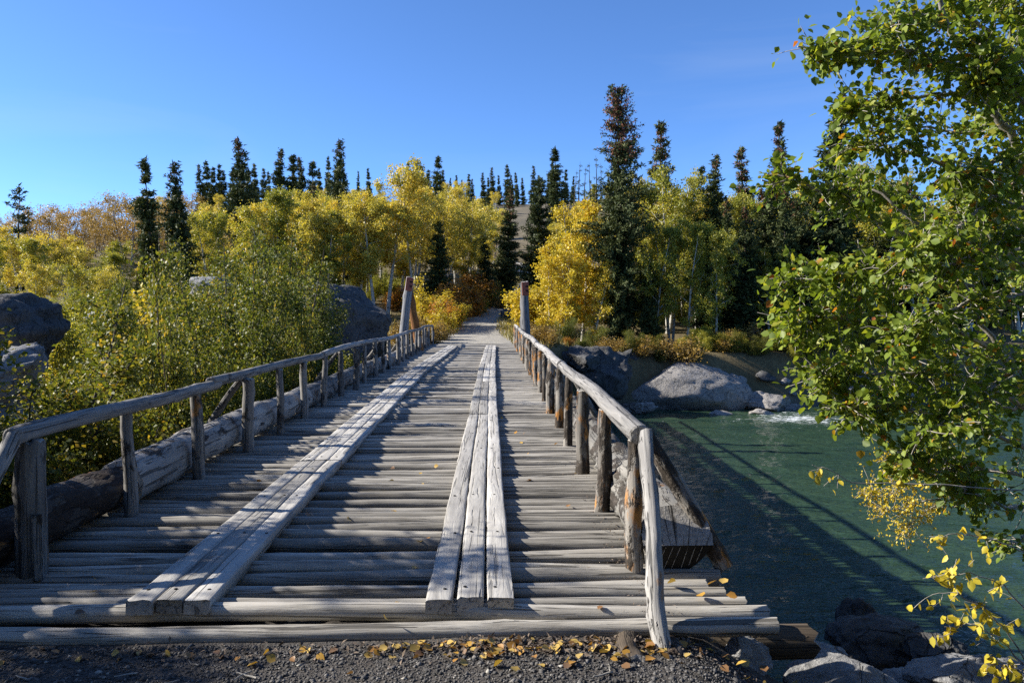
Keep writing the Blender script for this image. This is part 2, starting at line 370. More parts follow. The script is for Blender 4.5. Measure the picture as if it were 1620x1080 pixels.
def leaf_cloud(mb, P, size, rng, shape='quad', mat=0, droop=0.0, rnd=None, up=0.0, axis=None, aspect=0.75):
    """one bent leaf polygon pair per point; orientation random (up: tilt of the normals to the sky)"""
    P = np.asarray(P, dtype=float); n = len(P)
    if n == 0: return
    size = np.broadcast_to(np.asarray(size, dtype=float), (n,))
    a = rng.normal(size=(n, 3)) if axis is None else axis + rng.normal(size=(n, 3)) * 0.45
    a[:, 2] -= droop
    a /= np.linalg.norm(a, axis=1)[:, None]
    nn = rng.normal(size=(n, 3)); nn[:, 2] += up
    b = np.cross(nn, a); b /= np.linalg.norm(b, axis=1)[:, None] + 1e-9
    nrm = np.cross(a, b)
    if shape == 'quad':
        T = np.array([(0, 0, 0), (0.5, 0.5 * aspect, 0.10), (1, 0, 0.0), (0.5, -0.5 * aspect, 0.10)]); Fc = [(0, 1, 2, 3)]
    elif shape == 'blade':
        T = np.array([(0, -0.5 * aspect, 0), (0, 0.5 * aspect, 0), (1, 0, -0.08)]); Fc = [(0, 1, 2)]
    else:
        T = np.array([(0, 0, 0), (0.28, 0.36, 0.07), (0.62, 0.34, 0.06), (1, 0, -0.06), (0.62, -0.34, 0.06), (0.28, -0.36, 0.07), (0.5, 0, -0.02)])
        T[:, 1] *= aspect / 0.75
        Fc = [(0, 1, 6), (1, 2, 6), (2, 3, 6), (3, 4, 6), (4, 5, 6), (5, 0, 6)]
    k = len(T)
    V = P[:, None, :] + size[:, None, None] * (T[None, :, 0, None] * a[:, None, :] + T[None, :, 1, None] * b[:, None, :] + T[None, :, 2, None] * nrm[:, None, :])
    if rnd is None: rnd = rng.random(n)
    Fa = (np.arange(n)[:, None, None] * k + np.asarray(Fc)[None]).reshape(-1, len(Fc[0]))
    mb.add(V.reshape(-1, 3), Fa, mat, np.repeat(rnd, k))

def obj(name, me, parent=None, loc=(0, 0, 0), rot=(0, 0, 0), scale=(1, 1, 1)):
    o = bpy.data.objects.new(name, me)
    COL.objects.link(o)
    o.parent = parent; o.location = loc; o.rotation_euler = rot; o.scale = scale
    return o
def tag(o, label, cat, group=None, kind=None):
    if label: o['label'] = label
    if cat: o['category'] = cat
    if group: o['group'] = group
    if kind: o['kind'] = kind
    return o
def empty(name, loc=(0, 0, 0), rz=0.0, scale=(1, 1, 1)):
    o = bpy.data.objects.new(name, None); COL.objects.link(o)
    o.empty_display_size = 0.3
    o.location = loc; o.rotation_euler = (0, 0, rz); o.scale = scale
    return o

# ------------------------------------------------------------------ terrain, path, water
WATER = -3.6
def sst(a, b, x):
    t = np.clip((x - a) / (b - a), 0, 1); return t * t * (3 - 2 * t)
FY = [30, 36, 46, 60, 72, 80, 100, 150, 200, 262, 330, 420, 900]
FZ = [-.1, -.1, .1, 1.3, 2.8, 4.2, 7.5, 16, 26, 38.5, 37, 28, 0]
def wob(x, y, s, seed):
    return (np.sin(x * s + seed) * np.cos(y * s * 1.13 + seed * 2.1) + 0.5 * np.sin(x * s * 2.3 + y * s * 1.7 + seed * 3.7) + 0.25 * np.cos(x * s * 4.9 - y * s * 4.1 + seed))
def height(x, y):
    x = np.asarray(x, dtype=float); y = np.asarray(y, dtype=float)
    bed = -4.5 + 0.15 * wob(x, y, 0.5, 1.0)
    # left gravel bar where the shrubs stand
    bar = sst(-3.9, -5.4, x) * sst(-26, -19, x) * sst(31, 26, y)
    bed = bed + bar * 2.3
    edge = 4.25 - np.clip((x - 1.4) * 0.45, 0, 2.4) * (x > 0) 
    nearz = -0.10 - 0.48 * sst(0.95, 2.0, x) + 0.01 * wob(x, y, 1.7, 4.0)
    near = sst(edge + 3.6, edge, y)
    z = bed * (1 - near) + nearz * near
    fb = np.where(x > 2.5, 38.6 + 0.16 * np.clip(x - 5, 0, 60), 35.2) - 2.5 * sst(-4, -9, x)
    fb = np.where((x > 1.6) & (x <= 6), 35.2 + (38.6 - 35.2) * sst(1.6, 6, x), fb)
    fz = np.interp(y, FY, FZ)
    lf = 1.0 - 0.45 * sst(-55, -150, x) - 0.10 * sst(60, 160, x)
    fz = np.where(fz > 0, fz * lf, fz)
    fz = fz - 0.75 * sst(2.5, 6, x) * sst(56, 44, y) + 0.12 * wob(x, y, 0.33, 2.0) * sst(38, 48, y) * (np.abs(x) > 3) + 0.9 * wob(x, y, 0.05, 5.0) * sst(80, 160, y)
    far = sst(fb - 0.6, fb + 2.2, y)
    return z * (1 - far) + fz * far

def grid_mesh(name, xs, ys, fn, mats, smooth=True):
    X, Y = np.meshgrid(xs, ys)
    V = np.stack([X, Y, fn(X, Y)], -1).reshape(-1, 3)
    nx, ny = len(xs), len(ys)
    i = np.arange(ny - 1)[:, None] * nx; j = np.arange(nx - 1)[None, :]
    Fq = np.stack([i + j, i + j + 1, i + nx + j + 1, i + nx + j], -1).reshape(-1, 4)
    mb = MB(); mb.add(V, Fq)
    return mb.mesh(name, mats, smooth)
xs = np.concatenate([np.linspace(-900, -60, 40), np.linspace(-59, -12, 60), np.linspace(-11.6, 16, 120), np.linspace(16.6, 70, 60), np.linspace(75, 900, 40)])
ys = np.concatenate([np.linspace(-60, -2, 20), np.linspace(-1, 12, 60), np.linspace(12.5, 31, 30), np.linspace(31.4, 48, 60), np.linspace(49, 110, 70), np.linspace(113, 330, 70), np.linspace(340, 900, 20)])
tag(obj('ground', grid_mesh('ground', xs, ys, height, [M['ground']])), None, None, kind='structure')

PC = [(-1.0, 35.6), (-1.25, 42), (-1.45, 48), (-1.05, 55), (0.3, 63), (2.6, 72), (3.9, 84), (2.5, 100)]
def path_mesh():
    ys_ = np.linspace(35.6, 100, 160); cx = np.interp(ys_, [p[1] for p in PC], [p[0] for p in PC])
    hw = np.interp(ys_, [35.6, 40, 48, 60, 75, 100], [2.3, 2.8, 2.2, 1.6, 1.2, 1.1])
    us = np.linspace(-1, 1, 15); V = []
    for y, c, h in zip(ys_, cx, hw):
        for u in us:
            x = c + u * h * (1 + 0.10 * math.sin(y * 1.7 + u * 3) + 0.09 * math.sin(y * 4.3 + u)); V.append((x, y, float(height(x, y)) + 0.07 - 0.10 * abs(u) ** 6 + 0.02 * math.sin(x * 5 + y * 2) * math.sin(y * 3.1)))
    nx = len(us); Fq = [(i * nx + j, i * nx + j + 1, (i + 1) * nx + j + 1, (i + 1) * nx + j) for i in range(len(ys_) - 1) for j in range(nx - 1)]
    mb = MB(); mb.add(V, Fq); return mb.mesh('path', [M['path']], True)
tag(obj('path', path_mesh()), None, None, kind='structure')

def water_h(x, y):
    return WATER + 0.018 * wob(x, y, 2.1, 3.0) + 0.012 * wob(y, x, 4.4, 7.0)
wx = np.concatenate([np.linspace(-90, -12, 50), np.linspace(-11.5, 30, 190), np.linspace(31, 140, 60)])
wy = np.concatenate([np.linspace(-20, 3, 20), np.linspace(3.3, 60, 260)])
tag(obj('river_water', grid_mesh('river_water', wx, wy, water_h, [M['water']])), None, None, kind='structure')

# ------------------------------------------------------------------ logs and planks
def log_mesh(name, L, r0, r1, seed, mats, sides=12, segs=16, bend=0.02, lump=0.06, knots=5, ends='cut', axis_pts=None):
    """a log along local X from 0 to L; slot 0 the side, slot 1 the cut ends"""
    rs = np.random.default_rng(seed)
    t = np.linspace(0, 1, segs + 1); a = np.linspace(0, 2 * math.pi, sides, endpoint=False)
    R = (r0 + (r1 - r0) * t)[:, None] * np.ones(sides)[None]
    p1, p2, p3 = rs.random(3) * 6.28
    R = R * (1 + lump * 0.5 * (np.sin(t * L * 2.2 + p1)[:, None] * np.cos(a * 2 + p2)[None] + 0.8 * np.sin(t * L * 5.1 + p3)[:, None] * np.cos(a * 3 + p1)[None]))
    R *= 1 + lump * 0.25 * rs.normal(size=R.shape)
    for _ in range(knots):
        kt, ka = rs.random(), rs.random() * 6.28
        d = ((t - kt) * L / (r0 * 0.9))[:, None] ** 2 + (np.angle(np.exp(1j * (a - ka))) / 0.5)[None] ** 2
        R += r0 * 0.22 * np.exp(-d)
    q1, q2 = rs.random(2) * 6.28
    cy = bend * np.sin(t * 3.0 + q1) + bend * 0.5 * np.sin(t * 8 + q2); cz = bend * 0.7 * np.sin(t * 4.0 + q2)
    cy -= cy[0] + (cy[-1] - cy[0]) * t; cz -= cz[0] + (cz[-1] - cz[0]) * t
    V = np.stack([np.broadcast_to((t * L)[:, None], R.shape), cy[:, None] + R * np.cos(a)[None], cz[:, None] + R * np.sin(a)[None]], -1)
    V[0, :, 0] += rs.normal(size=sides) * r0 * 0.12; V[-1, :, 0] += rs.normal(size=sides) * r1 * 0.12
    mb = MB(); n = segs + 1
    i = np.arange(n - 1)[:, None] * sides; j = np.arange(sides)[None]; k = (j + 1) % sides
    mb.add(V.reshape(-1, 3), np.stack([i + j, i + k, i + sides + k, i + sides + j], -1).reshape(-1, 4), 0)
    for e, idx in ((0, 0), (1, n - 1)):
        ring = V[idx]; c = ring.mean(0); fl = -1 if e == 0 else 1
        inner = c + (ring - c) * 0.82; inner[:, 0] += fl * r0 * 0.10
        W = np.vstack([ring, inner, c + np.array([fl * r0 * 0.12, 0, 0])])
        f4 = [(q, (q + 1) % sides, sides + (q + 1) % sides, sides + q) for q in range(sides)]
        f3 = [(sides + q, sides + (q + 1) % sides, 2 * sides) for q in range(sides)]
        if e == 1: f4 = [x[::-1] for x in f4]; f3 = [x[::-1] for x in f3]
        mb.add(W, f4, 1); mb.n -= 0
        mb.add(W, f3, 1)
    me = mb.mesh(name, mats, True)
    return me
def orient(o, a, b):
    """turn an object built along local X so that it runs from a to b"""
    a = Vector(a); b = Vector(b); d = (b - a)
    o.rotation_euler = d.to_track_quat('X', 'Z').to_euler(); o.location = a
def log_between(name, a, b, r0, r1, seed, mats, parent=None, ploc=Vector((0, 0, 0)), **kw):
    a = Vector(a) - ploc; b = Vector(b) - ploc
    o = obj(name, log_mesh(name, (b - a).length, r0, r1, seed, mats, **kw), parent)
    orient(o, a, b)
    return o
def plank_mesh(name, L, w, t, seed, mats):
    rs = np.random.default_rng(seed); n = max(8, int(L / 0.22)); xs_ = np.linspace(0, L, n)
    prof = np.array([(-.5, -.5), (-.5, .38), (-.46, .46), (-.38, .5), (-.1, .5), (.12, .5), (.38, .5), (.46, .46), (.5, .38), (.5, -.5)])
    k = len(prof); V = np.zeros((n, k, 3))
    V[:, :, 0] = xs_[:, None]
    wv = w * (1 + 0.02 * np.sin(xs_ * 2 + seed))
    V[:, :, 1] = prof[None, :, 0] * wv[:, None] + rs.normal(size=(n, k)) * 0.002 + (0.006 * np.sin(xs_ * 0.9 + seed))[:, None]
    V[:, :, 2] = prof[None, :, 1] * t + rs.normal(size=(n, k)) * 0.0018
    chip = (rs.random((n, k)) < 0.10) & (np.abs(prof[None, :, 0]) > 0.44) & (prof[None, :, 1] > 0.3)
    V[:, :, 2] -= chip * rs.random((n, k)) * 0.015
    V[0, :, 0] += rs.normal(size=k) * 0.008; V[-1, :, 0] += rs.normal(size=k) * 0.008
    mb = MB(); i = np.arange(n - 1)[:, None] * k; j = np.arange(k)[None]; q = (j + 1) % k
    mb.add(V.reshape(-1, 3), np.stack([i + j, i + q, i + k + q, i + k + j], -1).reshape(-1, 4)[:, ::-1], 0)
    for idx, fl in ((0, 1), (n - 1, 0)):
        f = list(range(k)); mb.add(V[idx], [f if fl else f[::-1]], 0)
    return mb.mesh(name, mats, False)

# ------------------------------------------------------------------ the bridge
rng = random.Random(7)
BO = Vector((-1.05, 20.0, -0.1))
bridge = tag(empty('footbridge', BO), 'weathered grey log bridge with pole deck and two plank wheel tracks over the river', 'bridge')
BL = -3.0; BR = 0.90           # post lines
END = 36.2
DECKM = [M['deck'], M['end']]
deck_var = []
for k in range(12):
    r = 0.043 + 0.026 * rng.random()
    deck_var.append((log_mesh('deck_log', 4.95, r * 1.06, r * 0.94, 100 + k, DECKM, sides=14, segs=26, bend=0.026, lump=0.07, knots=10), r))
y = 4.10; k = 0
deck_top = []
while y < END:
    me, r = deck_var[rng.randrange(12)]
    if k == 0: me, r = log_mesh('deck_log', 6.0, 0.056, 0.05, 91, DECKM, sides=16, segs=40, bend=0.035, lump=0.09, knots=14), 0.054
    o = obj('deck_log', me, bridge)
    x0 = {0: -4.45, 1: -3.40, 2: -3.48, 3: -3.55, 4: -3.62, 5: -3.5}.get(k, -3.62 + rng.uniform(-.16, .16))
    flip = rng.random() < 0.5
    dz = 0.0 if k == 0 else rng.uniform(-0.012, 0.008)
    tilt = rng.uniform(-0.013, 0.013) if k else 0.0
    if flip and k > 4:
        o.location = Vector((x0 + 4.95, y, -r + dz)) - BO; o.rotation_euler = (rng.random() * 6.28, 0, math.pi + tilt)
    else:
        o.location = Vector((x0, y, -r + dz)) - BO; o.rotation_euler = (rng.random() * 6.28, 0, tilt * (k > 0))
    deck_top.append((y, r))
    y += r * 2 + (rng.uniform(0.022, 0.05) if rng.random() < 0.65 else rng.uniform(0.05, 0.10)) + (0.05 if k == 0 else 0); k += 1

# earth and rotten chips packed between the deck logs
def fill_h(x, y): return -0.105 + 0.018 * wob(x, y, 6.0, 2.0) + 0.012 * wob(x, y, 17.0, 5.0)
me = grid_mesh('earth_fill', np.linspace(-3.4, 1.05, 60), np.linspace(4.16, END + .3, 500), fill_h, [M['soil']])
me.transform(Matrix.Translation(-BO)); tag(obj('earth_fill', me, bridge), None, None, kind='stuff')

sp_ = MB(); tube(sp_, [(0, 0, -0.003), (0, 0, 0.002), (0, 0, 0.004)], [0.011, 0.011, 0.008], 8); SPIKE = sp_.mesh('spike_head', [M['black']], False)
# wheel tracks: three planks abreast, in lengths laid end to end
def track_x(side, y):
    if side == 'l': return float(np.interp(y, [4.1, 8, 12.8, 17.4, 23.8, 29, 34.2], [-1.83, -1.88, -1.946, -2.06, -2.02, -1.94, -1.85]))
    return float(np.interp(y, [4.1, 12.8, 17.4, 23.8, 34], [-0.15, -0.20, -0.215, -0.238, -0.20]))
for side, cuts in (('l', [4.19, 8.1, 13.4, 18.6, 23.5, 28.6, 33.4]), ('r', [4.21, 11.6, 16.9, 22.3, 27.9, 33.6])):
    for s in range(len(cuts) - 1):
        for p in (-1, 0, 1):
            first = (s == 0)
            gap = 0.153 if not (first and side == 'r') else 0.162
            ya = cuts[s] + (rng.uniform(-.02, .02) if first else rng.uniform(0.01, 0.05)); yb = cuts[s + 1] - rng.uniform(0.0, 0.03)
            if first and side == 'r': ya += {-1: -0.03, 0: 0.0, 1: 0.01}[p]
            fan = 0.0 if not (first and side == 'r') else 0.012
            a = Vector((track_x(side, ya) + p * (gap + fan), ya, 0.037 + rng.uniform(-.003, .005)))
            b = Vector((track_x(side, yb) + p * 0.153 + rng.uniform(-.008, .008), yb, 0.037 + rng.uniform(-.003, .005)))
            o = obj('track_plank', plank_mesh('track_plank', (b - a).length, 0.149 + rng.uniform(-.003, .004), 0.080, 300 + s * 7 + p + (50 if side == 'l' else 0), [M['plank']]), bridge)
            orient(o, a - BO, b - BO)
            if first or s == 1:
                for q_ in range(int((b - a).length / 1.1) + 1):
                    t_ = (0.16 + q_ * 1.1) / (b - a).length
                    if t_ < 0.98:
                        w_ = a.lerp(b, t_) - BO; obj('spike_head', SPIKE, bridge, (w_.x + rng.uniform(-.04, .04), w_.y, w_.z + 0.0405))

# kerb logs resting on the deck ends
CURB = [M['curb'], M['end']]
def felled_end_log(name, a, b, r, seed):
    """kerb log whose near end was felled: a sloped cut above, an undercut below"""
    o = log_between(name, a, b, r, r * 0.95, seed, CURB, bridge, BO, sides=20, segs=22, bend=0.03, lump=0.10, knots=6)
    return o
for k_, (y0, y1, r, dx) in enumerate([(4.2, 6.75, 0.185, -0.05), (6.55, 13.0, 0.20, 0.03), (12.9, 20.0, 0.185, 0.0), (19.8, 27.5, 0.18, 0.02), (27.3, 36.0, 0.17, 0.0)]):
    log_between('kerb_log', (-3.27 + dx, y0, r * 0.95), (-3.27 - dx * .3, y1, r * 0.95), r, r * 0.93, 500 + k_, [M['char'], M['end']] if k_ == 0 else CURB, bridge, BO, sides=20, segs=30, bend=0.03, lump=0.12 if k_ else 0.2, knots=8)
for k_, (y0, y1, r, dx) in enumerate([(5.75, 7.3, 0.20, 0.0), (7.35, 9.2, 0.165, 0.0), (9.3, 13.5, 0.17, 0.0), (13.6, 20.0, 0.17, 0.0), (20.1, 28.0, 0.165, 0.02), (28.1, 36.0, 0.16, 0.0)]):
    log_between('kerb_log', (1.19 + dx, y0, r), (1.19 - dx, y1, r), r, r * 0.93, 540 + k_, [M['curbr'], M['end']], bridge, BO, sides=22, segs=30, bend=0.03, lump=0.26, knots=12)

def butt_log():
    """the short end piece with a hewn upper cut full of radial cracks and a saw-kerfed undercut"""
    r = 0.215; L = 0.95; sides = 28; mb = MB(); rs = np.random.default_rng(5)
    a = np.linspace(0, 2 * math.pi, sides, endpoint=False)
    xsn = np.linspace(0, 1, 9)
    prof = np.stack([np.cos(a) * r * 1.06, np.sin(a) * r], -1)
    rid = -0.02
    def front(yy, zz):       # x of the cut for a given height: ridge at zz = rid, receding above and below
        return np.where(zz > rid, (zz - rid) * 0.62, (rid - zz) * 0.42)
    V = np.zeros((9, sides, 3)); fx = front(prof[:, 0], prof[:, 1])
    for q, t in enumerate(xsn):
        s_ = 1 + 0.06 * np.sin(a * 3 + t * 4) + rs.normal(size=sides) * 0.018 * (t > 0)
        V[q, :, 0] = fx * (1 - t) + L * t; V[q, :, 1] = prof[:, 0] * s_; V[q, :, 2] = prof[:, 1] * s_
    i = np.arange(8)[:, None] * sides; j = np.arange(sides)[None]; k = (j + 1) % sides
    mb.add(V.reshape(-1, 3), np.stack([i + j, i + k, i + sides + k, i + sides + j], -1).reshape(-1, 4), 0)
    ring = V[0]; ridge = [(-0.005, yy, rid) for yy in np.linspace(-r * 1.05, r * 1.05, 9)]
    top = [p for p in ring if p[2] > rid + 1e-4]; bot = [p for p in ring if p[2] <= rid + 1e-4]
    top = sorted(top, key=lambda p: p[1]); bot = sorted(bot, key=lambda p: p[1])
    mb.add(np.array(ridge + top[::-1]), [tuple(range(len(ridge) + len(top)))], 1)
    mb.add(np.array(ridge[::-1] + bot), [tuple(range(len(ridge) + len(bot)))], 2)  # shade of the undercut put into the face as near-black colour
    back = V[-1]; mb.add(back, [tuple(range(sides))], 1)
    for yy in np.linspace(-0.16, 0.17, 8):   # pale saw kerf edges on the undercut
        pts = []
        zlow = -math.sqrt(max(0.001, 1 - (yy / (r * 1.06)) ** 2)) * r
        for t in np.linspace(0.06, 0.9, 6):
            zz = rid + (zlow - rid) * t
            pts.append((float(front(0, zz)) - 0.004, yy + 0.05 * t * (1 if yy > -0.05 else 0.6), zz))
        tube(mb, pts, 0.0022, 4, 1)
    return mb.mesh('kerb_butt', [M['curbr'], M['end'], M['black']], False)
o = obj('kerb_butt', butt_log(), bridge)
orient(o, Vector((1.17, 4.78, 0.205)) - BO, Vector((1.16, 5.75, 0.205)) - BO)
tag(o, 'short grey log butt with cracked sloping cut and kerfed undercut coloured dark for shade', None)

# handrails
RAILM = [M['rail'], M['end']]
rw = np.random.default_rng(21)
def rail_run(xline, joints, z, r, seed):
    for s in range(len(joints) - 1):
        a = Vector((xline + rw.uniform(-.02, .02), joints[s] - (0.08 if s else 0), z + 0.012 * (s % 2) + rw.uniform(-.012, .012)))
        b = Vector((xline + rw.uniform(-.03, .03), joints[s + 1] + 0.08, z - 0.012 * (s % 2) + rw.uniform(-.012, .012)))
        rr = r * (1 - 0.03 * s)
        log_between('handrail', a, b, rr * 1.03, rr * 0.92, seed + s, RAILM, bridge, BO, sides=14, segs=36, bend=0.035, lump=0.10, knots=9)
rail_run(BL + 0.0, [4.72, 8.1, 13.2, 19.0, 25.5, 31.0, 36.2], 0.905, 0.058, 610)
rail_run(BR + 0.02, [4.74, 10.6, 17.2, 23.6, 30.0, 36.4], 0.905, 0.066, 640)

# rail posts
pm_l = [log_mesh('rail_post', 0.93, 0.052 + 0.008 * (k % 3), 0.046 + 0.008 * (k % 3), 700 + k, [M['postl'], M['end']], sides=12, segs=12, bend=0.012, lump=0.10, knots=5) for k in range(5)]
pm_r = [log_mesh('rail_post', 0.93, 0.056 + 0.008 * (k % 3), 0.05 + 0.007 * (k % 3), 720 + k, [M['post'], M['end']], sides=12, segs=12, bend=0.012, lump=0.12, knots=5) for k in range(6)]
def stand(me, x, y, h, parent=bridge):
    o = obj('rail_post', me, parent)
    orient(o, Vector((x, y, -0.05)) - BO, Vector((x + rng.uniform(-.03, .03), y + rng.uniform(-.04, .04), h)) - BO)
    o.scale = ((h + 0.05) / 0.93, 1, 1)
    o.rotation_euler.rotate_axis('X', rng.random() * 6.28)
    return o
big = log_mesh('rail_post', 0.93, 0.095, 0.085, 740, [M['postl'], M['end']], sides=16, segs=12, bend=0.01, lump=0.05, knots=3)
stand(big, BL - 0.01, 4.92, 0.85)
o = obj('post_splint', plank_mesh('post_splint', 0.42, 0.055, 0.03, 77, [M['postl']]), bridge); orient(o, Vector((BL + 0.09, 4.83, -0.03)) - BO, Vector((BL + 0.088, 4.835, 0.4)) - BO)
yl = [6.24, 7.64, 9.1, 10.45, 11.8, 13.15, 14.7]
while yl[-1] < 34.8: yl.append(yl[-1] + rng.uniform(1.28, 1.55))
for k, y in enumerate(yl): stand(pm_l[k % 5], BL + 0.03 + rng.uniform(-.03, .03), y, 0.86)
yr = [4.86, 6.3, 7.87, 9.37, 10.8, 12.3, 14.0]
while yr[-1] < 35.2: yr.append(yr[-1] + rng.uniform(1.25, 1.5))
for k, y in enumerate(yr): stand(pm_r[k % 6], BR + rng.uniform(-.015, .015), y, 0.855)
# braces
BRC = [M['rail'], M['end']]
log_between('brace_pole', (0.885, 3.93, -0.10), (0.945, 4.70, 0.93), 0.050, 0.043, 760, [M['brace'], M['end']], bridge, BO, sides=14, segs=24, bend=0.03, lump=0.12, knots=12)
log_between('brace_pole', (1.50, 4.88, 0.0), (1.0, 4.98, 0.86), 0.062, 0.052, 761, [M['post'], M['end']], bridge, BO, sides=14, segs=16, bend=0.015, lump=0.08, knots=5)
log_between('brace_pole', (-3.0, 3.90, -0.10), (-2.98, 4.75, 0.93), 0.05, 0.046, 762, BRC, bridge, BO, sides=14, segs=20, bend=0.02, lump=0.08, knots=6)
log_between('brace_pole', (-3.6, 4.5, -0.1), (-3.08, 4.85, 0.86), 0.045, 0.04, 763, [M['postl'], M['end']], bridge, BO, sides=12, segs=16, bend=0.02, lump=0.08, knots=6)
for y in (9.25, 14.8, 20.2, 25.8):
    log_between('brace_pole', (-3.75, y, -0.08), (-3.06, y - 0.1, 0.84), 0.045, 0.04, 770 + int(y), [M['postl'], M['end']], bridge, BO, sides=10, segs=10, bend=0.02, knots=3)
    log_between('brace_pole', (1.55, y + .4, -0.08), (0.99, y + .3, 0.84), 0.045, 0.04, 790 + int(y), [M['postl'], M['end']], bridge, BO, sides=10, segs=10, bend=0.02, knots=3)
# stringers and sills below
OLD = [M['old'], M['end']]
for k_, x in enumerate((-3.1, -1.75, -0.3, 1.05)):
    for s, (ya, yb) in enumerate([(3.96, 14.9), (14.9, 25.6), (25.6, 36.6)]):
        log_between('stringer_log', (x, ya, -0.33), (x, yb, -0.33), 0.16, 0.15, 800 + k_ * 3 + s, OLD, bridge, BO, sides=14, segs=12, bend=0.03)
for y in (14.9, 25.6):
    for x in (-3.0, -1.05, 0.95): log_between('pier_post', (x, y, -4.6), (x, y, -0.5), 0.17, 0.15, 830 + int(y + x), OLD, bridge, BO, sides=12, segs=8)
    log_between('pier_cap', (-3.5, y, -0.62), (1.5, y, -0.62), 0.14, 0.14, 850 + int(y), OLD, bridge, BO, sides=12, segs=8)
log_between('sill_log', (-3.9, 4.42, -0.28), (1.86, 4.38, -0.27), 0.105, 0.10, 860, OLD, bridge, BO, sides=14, segs=14, bend=0.02)
for x in (-2.9, 1.2): log_between('crib_log', (x, 4.8, -0.65), (x, 8.0, -0.65), 0.15, 0.15, 870 + int(x), OLD, bridge, BO, sides=12, segs=8)

# tower posts at the far end, each with a red-brown plate
def tower(name, a, b, r, seed, mat, label, plate=True, side=1):
    a = Vector(a); b = Vector(b)
    root = tag(empty(name, a), label, 'post', None)
    log_between('shaft', a, b, r, r * 0.82, seed, [mat, M['end']], root, a, sides=16, segs=14, bend=0.02, lump=0.04, knots=4)
    if plate:
        d = (b - a).normalized(); c = b - a - d * 0.26
        rr = r * 0.86
        bm = bmesh.new(); bmesh.ops.create_cube(bm, size=1.0)
        bmesh.ops.scale(bm, vec=(0.50, 0.26, 0.035), verts=bm.verts); bmesh.ops.bevel(bm, geom=bm.edges[:], offset=0.006, segments=1, affect='EDGES')
        me = bpy.data.meshes.new('plate'); bm.to_mesh(me); bm.free(); me.materials.append(M['rust'])
        p = obj('plate', me, root); rot = d.to_track_quat('X', 'Z'); p.rotation_euler = rot.to_euler()
        zax = rot @ Vector((0, 0, 1)); yax = rot @ Vector((0, 1, 0))
        # face the plate down the deck, towards -Y
        n = Vector((0.12 * side, -1, 0)); n = (n - d * n.dot(d)).normalized(); q = Matrix((d, n.cross(d), n)).transposed().to_quaternion()
        p.rotation_euler = q.to_euler(); p.location = c + n * (rr + 0.012)
        for t in (0.09, -0.08):
            bm = bmesh.new(); bmesh.ops.create_cube(bm, size=1.0); bmesh.ops.scale(bm, vec=(0.055, 0.10, 0.03), verts=bm.verts)
            me2 = bpy.data.meshes.new('slot'); bm.to_mesh(me2); bm.free(); me2.materials.append(M['black'])
            obj('slot', me2, p, (t, -0.06, 0.012))
    return root
tower('tower_post', (-3.62, 28.6, -0.4), (-3.25, 29.0, 2.86), 0.175, 900, M['tower'], 'grey leaning timber post with red-brown plate beside the brown post')
tower('tower_post', (-2.98, 30.6, -0.4), (-3.42, 30.2, 2.45), 0.17, 901, M['brown'], 'orange-brown bare timber post leaning against the grey plated post', plate=False)
tower('tower_post', (1.22, 28.8, -0.4), (1.10, 28.9, 2.70), 0.18, 902, M['tower'], 'grey upright timber post with red-brown plate near the yellow aspens')
tower('tower_post', (1.06, 30.4, -0.4), (1.18, 30.2, 2.40), 0.16, 903, M['tower'], 'dark timber post half hidden behind the upright plated post', plate=False)

# sill stubs and dead wood in front of the deck
o = log_between('log_stub', (0.70, 3.78, -0.14), (0.72, 4.05, -0.12), 0.075, 0.075, 911, [M['old'], M['end']], sides=14, segs=4); tag(o, 'short cracked log stub poking from under the front deck log', 'log')
o = log_between('log_stub', (0.93, 3.86, -0.20), (0.95, 4.15, -0.18), 0.10, 0.10, 912, [M['char'], M['char']], sides=14, segs=4); tag(o, 'dark log stub under the foot of the grey brace pole', 'log')

# ------------------------------------------------------------------ rocks
def rock(name, loc, size, seed, mat, label, facets=7, rough=0.16, sub=5, rz=0.0, group=None):
    rs = np.random.default_rng(seed)
    bm = bmesh.new(); bmesh.ops.create_icosphere(bm, subdivisions=sub, radius=1.0)
    P = np.array([v.co[:] for v in bm.verts])
    for _ in range(facets + 5):
        d = rs.normal(size=3); d /= np.linalg.norm(d); o_ = rs.uniform(0.48, 0.82)
        P -= np.maximum(0, P @ d - o_)[:, None] * d[None] * 0.97
    P /= np.abs(P).max(axis=0)[None]
    off = Vector(rs.random(3) * 50)
    for v, p in zip(bm.verts, P):
        q = Vector(p)
        n1 = noise.fractal(q * 1.3 + off, 0.8, 2.1, 6); n2 = noise.noise(q * 9 + off)
        rid = abs(noise.noise(q * 2.2 + off * 2))
        v.co = q * (1 + rough * n1 + 0.02 * n2 - 0.35 * rough * (0.25 - min(rid, 0.25)) * 4)
    me = bpy.data.meshes.new(name); bm.to_mesh(me); bm.free(); me.materials.append(mat)
    for pl in me.polygons: pl.use_smooth = True
    # real size goes into the mesh so that the material keeps its scale
    me.transform(Matrix.Diagonal((size[0], size[1], size[2], 1)))
    return tag(obj(name, me, None, loc, (0, 0, rz)), label, 'rock', group)
def rk(px, py, Y, size, seed, mat, label, **kw):
    p = at(px, py, Y); return rock('boulder', p, size, seed, M[mat], label, **kw)
rk(-32, 535, 24, (2.55, 2.2, 1.55), 1, 'shaderock', 'dark rounded boulder above the cracked pale boulder at the left bank', rz=0.4, rough=0.24)
rk(5, 608, 20, (1.4, 1.5, 1.2), 2, 'rock', 'cracked grey boulder below the dark rounded one on the left bank', facets=12, rough=0.22)
rk(-10, 680, 19.5, (1.6, 1.3, 0.9), 12, 'rock', 'pale low slab of rock at the foot of the left boulders', facets=9)
rk(545, 515, 34, (2.4, 2.0, 1.95), 3, 'shaderock', 'huge dark boulder behind the left handrail beside the white aspen trunks', facets=6, rough=0.2)
